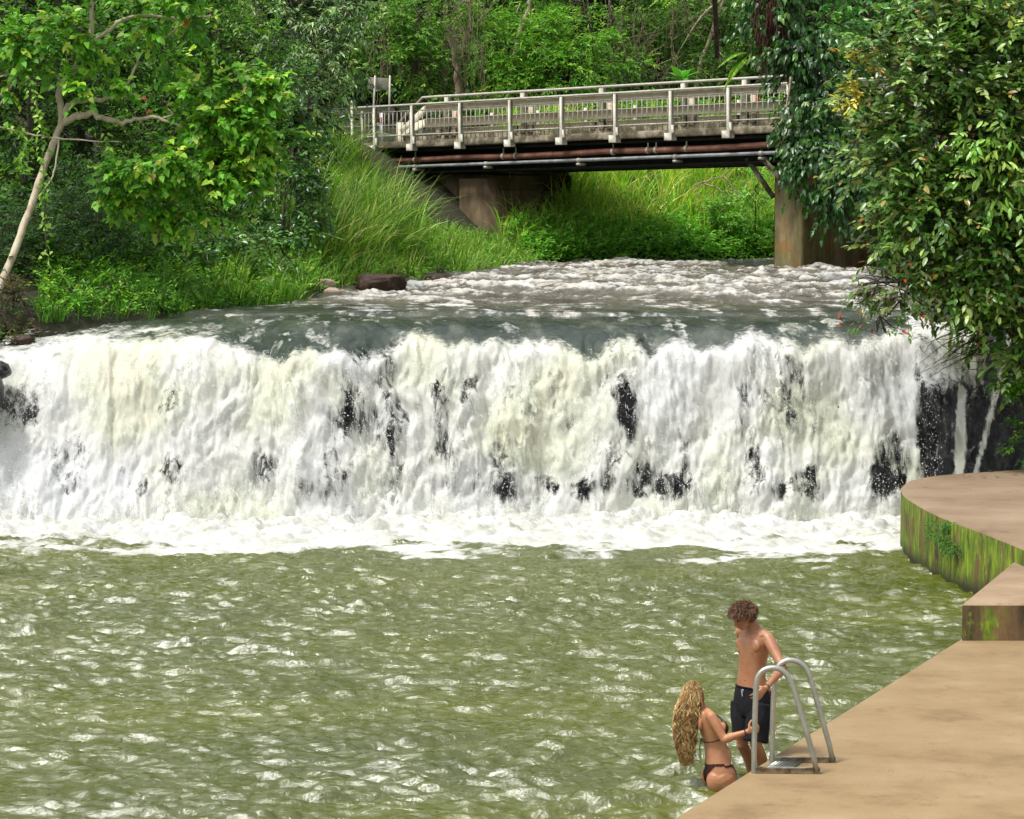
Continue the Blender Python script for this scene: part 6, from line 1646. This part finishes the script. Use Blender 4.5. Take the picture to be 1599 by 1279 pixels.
for pts in ([(0, 0), (.008, -.02), (.002, -.035), (.010, -.06)], [(0, 0), (-.008, -.016), (.0, -.03), (.002, -.05)], [(0, 0), (.012, .003), (.018, -.008)]):
    chain(e_, [q + Lm * a + UP * b_ + Fm * .006 for a, b_ in pts], [.0020] * len(pts), 5, 4)
e_.build('drawstring', M_CORD, so, True)
e_ = MB(); d_ = nrm(elL - wrL); a = nrm(np.cross(d_, UP)); b_ = np.cross(d_, a); band(e_, wrL + d_ * .012, a * .029, b_ * .029, .0035, 16, 2); e_.build('bracelet', M_TAN, man, True)

# ---------------------------------------------------------------- the woman
YW = 23.36
Fw = nrm((.975, .22, 0)); Rw = nrm((.22, -.975, 0))
def W_(px, py, r=0.0, f=0.0): return P(px, py, YW) + Rw * r + Fw * f
wom = thing('person', P(1125, 1235, YW), 'woman with long wavy blonde hair in a dark brown bikini holding the ladder rail', 'person')
mb = MB()
def rw_(px, py, w, d): return (W_(px, py), Rw * w, Fw * d)
loft(mb, [rw_(1127, 1226, .12, .10), rw_(1126, 1214, .165, .128), rw_(1125, 1203, .172, .128), rw_(1122, 1192, .160, .112), rw_(1120, 1180, .138, .104), rw_(1118, 1168, .122, .098), rw_(1115, 1155, .122, .096),
          rw_(1111, 1142, .132, .100), rw_(1106, 1129, .140, .100), rw_(1101, 1117, .138, .086), rw_(1096, 1108, .105, .062), rw_(1094, 1103, .06, .05)], e=2.15)
# seat
for sg in (-1, 1):
    ell(mb, W_(1122, 1217, .082 * sg, -.022), Rw * .094, Fw * .112, UP * .112 + Fw * -.012, 18)
    ell(mb, W_(1116, 1136, .066 * sg, .050), Rw * .060, Fw * .054, UP * .060, 14)
    ell(mb, W_(1101, 1126, .070 * sg, -.070), Rw * .045, Fw * .022, UP * .065, 12)
ell(mb, W_(1122, 1180, 0, .072), Rw * .100, Fw * .034, UP * .085, 14)
hcw = P(1084, 1084, YW)
chain(mb, [W_(1096, 1107), W_(1092, 1099), hcw + np.array((-.0, 0, -.03))], [.052, .045, .046], 12, 3)
wsh = W_(1103, 1114, .158, .0); wel = P(1131, 1155, 23.14); wwr = P(1168, 1142, 23.07)
chain(mb, [W_(1097, 1109, .03), (W_(1098, 1108) + wsh) / 2 + UP * .006, wsh], [.036, .040, .046], 10, 3)
chain(mb, [wsh, wsh * .7 + wel * .3, wsh * .3 + wel * .7, wel], [.047, .047, .040, .034], 12, 4)
chain(mb, [wel, wel * .7 + wwr * .3, wel * .3 + wwr * .7, wwr], [.034, .037, .027, .021], 12, 4)
hand(mb, wwr, P(1187, 1137, 23.055) - wwr, (0.05, 1, 0.05), -1 if np.cross(P(1187, 1137, 23.055) - wwr, (0, 1, 0))[2] < 0 else 1, (55, 70, 45), .92, .03, thumb=(.25, .95, .35))
lsh = W_(1103, 1114, -.155, .0); lel = W_(1112, 1158, -.20, 0); lwr = W_(1118, 1196, -.215, .05)
chain(mb, [W_(1097, 1109, -.03), (W_(1098, 1108) + lsh) / 2, lsh], [.036, .040, .045], 10, 3)
chain(mb, [lsh, (lsh + lel) / 2, lel], [.046, .042, .034], 12, 4); chain(mb, [lel, (lel + lwr) / 2, lwr], [.034, .032, .021], 12, 4)
hand(mb, lwr, np.array((.2, 0.05, -1)), (0.2, -1, 0), 1, (15, 20, 15), .92)
for sg in (-1, 1):
    h_ = W_(1125, 1212, .090 * sg); k_ = h_ + Fw * .20 + np.array((0, 0, -.36)); a_ = k_ - Fw * .05 + np.array((0, 0, -.38))
    chain(mb, [h_, h_ * .6 + k_ * .4, k_], [.102, .092, .058], 14, 4); chain(mb, [k_, k_ * .65 + a_ * .35 - Fw * .015, a_], [.056, .052, .034], 12, 4)
    chain(mb, [a_, a_ + Fw * .08 - UP * .05, a_ + Fw * .17 - UP * .06], [.036, .036, .024], 10, 3)
fd = nrm((.60, .72, .34)); ud = nrm((-.24, -.08, .95))
g, hf, hs, hu = head(mb, hcw, fd, ud, .95)
wb = remesh(mb, 'body', .0058, 6, M_SKW, wom)
for sg in (-1, 1):
    e_ = MB(); ell(e_, g(.080, .031 * sg, .010), hf * .010, hs * .013, hu * .007, 10); e_.build('eye', M_EYE, wom, True)
e_ = MB(); chain(e_, [g(.080, -.017, -.056), g(.0945, 0, -.054), g(.080, .017, -.056)], [.003, .006, .003], 6, 3); chain(e_, [g(.078, -.014, -.063), g(.093, 0, -.0645), g(.078, .014, -.063)], [.003, .006, .003], 6, 3); e_.build('lips', M_LIP, wom, True)

def skinwear(name, src, cond, off, mat, parent):
    """cloth lying on the body: the faces of the body where cond holds, lifted along their normals"""
    me = src.data; n = len(me.vertices)
    co = np.empty(n * 3, np.float32); me.vertices.foreach_get('co', co); co = co.reshape(-1, 3).astype(float)
    no = np.empty(n * 3, np.float32); me.vertices.foreach_get('normal', no); no = no.reshape(-1, 3)
    ls = np.empty(len(me.loops), np.int32); me.loops.foreach_get('vertex_index', ls)
    st = np.empty(len(me.polygons), np.int32); me.polygons.foreach_get('loop_start', st); lt = np.diff(np.r_[st, len(ls)])
    mt = np.array(src.matrix_basis.translation) if src.parent is None else np.zeros(3)
    ok = cond(co + mt, no)
    Fs = []
    for k in np.unique(lt):
        f = ls[st[lt == k][:, None] + np.arange(k)[None]]; f = f[ok[f].all(1)]
        if len(f): Fs.append(f)
    used = np.unique(np.concatenate([f.ravel() for f in Fs])); mp = -np.ones(n, int); mp[used] = np.arange(len(used))
    return mesh_np(name, (co + no * off)[used], [mp[f] for f in Fs], mat, parent, True)
w0 = W_(1123, 1203)
def loc(co):
    d_ = co - w0; return d_ @ Rw, d_ @ Fw, d_[:, 2]
zband = W_(1122, 1189)[2] - w0[2]
def bottom(co, no):
    r, f, z = loc(co)
    top = zband + .012 * np.cos(np.clip(np.abs(r) / .17, 0, 1) * 3.14) * -1 + np.where(f > 0, -.015, 0.0)
    h_ = (top - z)
    bandok = (h_ > 0) & (h_ < .026) & (np.abs(r) < .2)
    back = (f < .0) & (h_ > 0) & (h_ < .24) & (np.abs(r) < np.interp(h_, [0, .03, .07, .13, .24], [.16, .125, .088, .050, .02]))
    front = (f > 0) & (h_ > 0) & (h_ < .24) & (np.abs(r) < np.interp(h_, [0, .03, .08, .14, .24], [.15, .11, .07, .035, .02]))
    return bandok | back | front
skinwear('bikini_bottom', wb, bottom, .0035, M_BROWNC, wom)
cupc = [W_(1117, 1136, .066 * s_, .082) for s_ in (-1, 1)]
def cups(co, no):
    ok = np.zeros(len(co), bool)
    for c in cupc:
        d_ = co - c; ok |= (np.sqrt((d_ @ Rw) ** 2 * 1.0 + (d_[:, 2] + .004) ** 2 * 1.0 + (d_ @ Fw) ** 2 * .7) < .062) & ((no @ Fw) > -.15)
    return ok
bt_ = skinwear('bikini_top', wb, cups, .0035, M_BROWNC, wom)
e_ = MB()
ub = np.arange(33) / 32 * 2 * math.pi
cB = W_(1114, 1152); pr = cB + np.cos(ub)[:, None] * Rw * .130 + np.sin(ub)[:, None] * Fw * .104 + UP * (.028 * np.sin(ub))[:, None]
e_.tube(pr, .0045, 6)
for sg in (-1, 1): chain(e_, [cupc[(sg + 1) // 2] + UP * .05, W_(1103, 1111, .07 * sg, .045), W_(1095, 1104, .03 * sg, -.035)], [.003] * 3, 5, 5)
kb = W_(1114, 1153, 0, -.106)
rng = np.random.default_rng(9)
for pts in ([(0, 0, 0), (-.02, -.02, -.06), (.005, -.02, -.15), (-.01, -.015, -.205)], [(0, 0, 0), (.01, -.03, -.05), (-.015, -.03, -.12), (-.02, -.02, -.17)], [(0, 0, 0), (-.01, -.04, .012), (.0, -.045, -.012), (0, 0, 0)], [(0, 0, 0), (.03, -.03, .01), (.03, -.03, -.02), (0, 0, 0)]):
    chain(e_, [kb + Rw * (a + .03) + Fw * b_ + UP * c for a, b_, c in pts], [.0026] * 4, 5, 6)
e_.build('string', M_BAND, bt_, True)
e_ = MB(); d_ = nrm(wel - wwr); a = nrm(np.cross(d_, UP)); b_ = np.cross(d_, a); band(e_, wwr + d_ * .02, a * .0265, b_ * .0265, .005, 16, 2); e_.build('wrist_band', M_BAND, wom, True)
# long wavy hair down the back
rng = np.random.default_rng(44)
K_ = 2800
sp = scalp_pts(rng, K_, lambda a, b_, e: e > -.5 and not (a > .45 and e < .50))
root = np.array([g(-.008 + v[0] * .092, v[1] * .073, .030 + v[2] * .087) for v in sp])
outv = np.array([nrm(hf * v[0] + hs * v[1] + hu * v[2]) for v in sp])
tt = np.linspace(0, 1, 34)
cl_y = [1068, 1088, 1105, 1125, 1150, 1172, 1198]; cl_x = [1082, 1082, 1080, 1075, 1073, 1075, 1078]; hw_ = [12, 18, 20, 18, 16, 13, 9]
a_ang = np.arctan2(sp[:, 1], -sp[:, 0] + .25)                       # place across the mass
side = np.clip((root - hcw) @ np.array((1, 0, 0)) / .085, -1, 1)
cur = np.zeros((K_, 34, 3)); rad = np.sqrt(rng.random(K_)); ang = rng.random(K_) * 6.28
sx = np.clip(.75 * side + .35 * rng.standard_normal(K_), -1.02, 1.02); sy = np.clip((root - hcw) @ np.array((0, 1, 0)) / .08 * .7 + .3 * rng.standard_normal(K_), -1, 1)
lenf = 1.0 - .42 * rng.random(K_) ** 1.4
clumpk = rng.integers(0, 70, K_); cph = rng.random(70) * 6.28; cph2 = rng.random(70) * 6.28; cfr = 9 + 5 * rng.random(70)
for i, t_ in enumerate(tt):
    tl = t_ * lenf; py = 1086 + (1198 - 1086) * tl
    cxp = np.interp(py, cl_y, cl_x); wp = np.interp(py, cl_y, hw_)
    tgt = np.stack([(cxp + sx * wp - CX) / FPX * YW, np.full(K_, YW) + sy * .085 * np.interp(t_, [0, .3, 1], [1, 1, .45]) - .015, P(1080, 1086, YW)[2] - (112 * tl) * YW / FPX], 1)
    w_ = np.clip(t_ / .22, 0, 1) ** .8
    base_ = root + outv * (.018 + .02 * min(1, t_ / .15)) - UP * (t_ * .55)
    cur[:, i] = base_ * (1 - w_)[..., None] + tgt * w_[..., None] if np.ndim(w_) else base_ * (1 - w_) + tgt * w_
    am = .017 * min(1, t_ / .25)
    wx_ = np.sin(tt[i] * cfr[clumpk] * 2.6 + cph[clumpk]); wy_ = np.cos(tt[i] * cfr[clumpk] * 2.2 + cph2[clumpk])
    cur[:, i, 0] += am * wx_; cur[:, i, 1] += am * wy_; 
HW = [((0.56, 0.34, 0.12), 3), ((0.30, 0.16, 0.055), 2.5), ((0.80, 0.58, 0.28), 2.2), ((0.12, 0.06, 0.022), 1.6)]
cc = htint(rng, 70, HW, .1)[clumpk] * (1 + .3 * rng.standard_normal((K_, 1)))
hr = strands('hair', wom, cur, .0024 + .0026 * rng.random(K_), np.clip(cc, .01, .9), M_HAIR, 4)
cap_ = MB(); ell(cap_, g(-.016, 0, .036), hf * .094, hs * .080, hu * .090, 20)
loft(cap_, [(P(1080, 1092, YW), (.07, 0, 0), (0, .07, 0)), (P(1078, 1110, YW), (.075, 0, 0), (0, .055, 0)), (P(1074, 1135, YW), (.06, 0, 0), (0, .05, 0)), (P(1074, 1160, YW), (.05, 0, 0), (0, .04, 0)), (P(1077, 1180, YW), (.02, 0, 0), (0, .02, 0))])
mesh_np('hair_base', np.concatenate(cap_.v), [np.array(f) for f in cap_.f.values()], M_HAIR, hr, True, {'tint': np.repeat(np.array([(0.16, 0.085, 0.035)]), cap_.n, 0)})
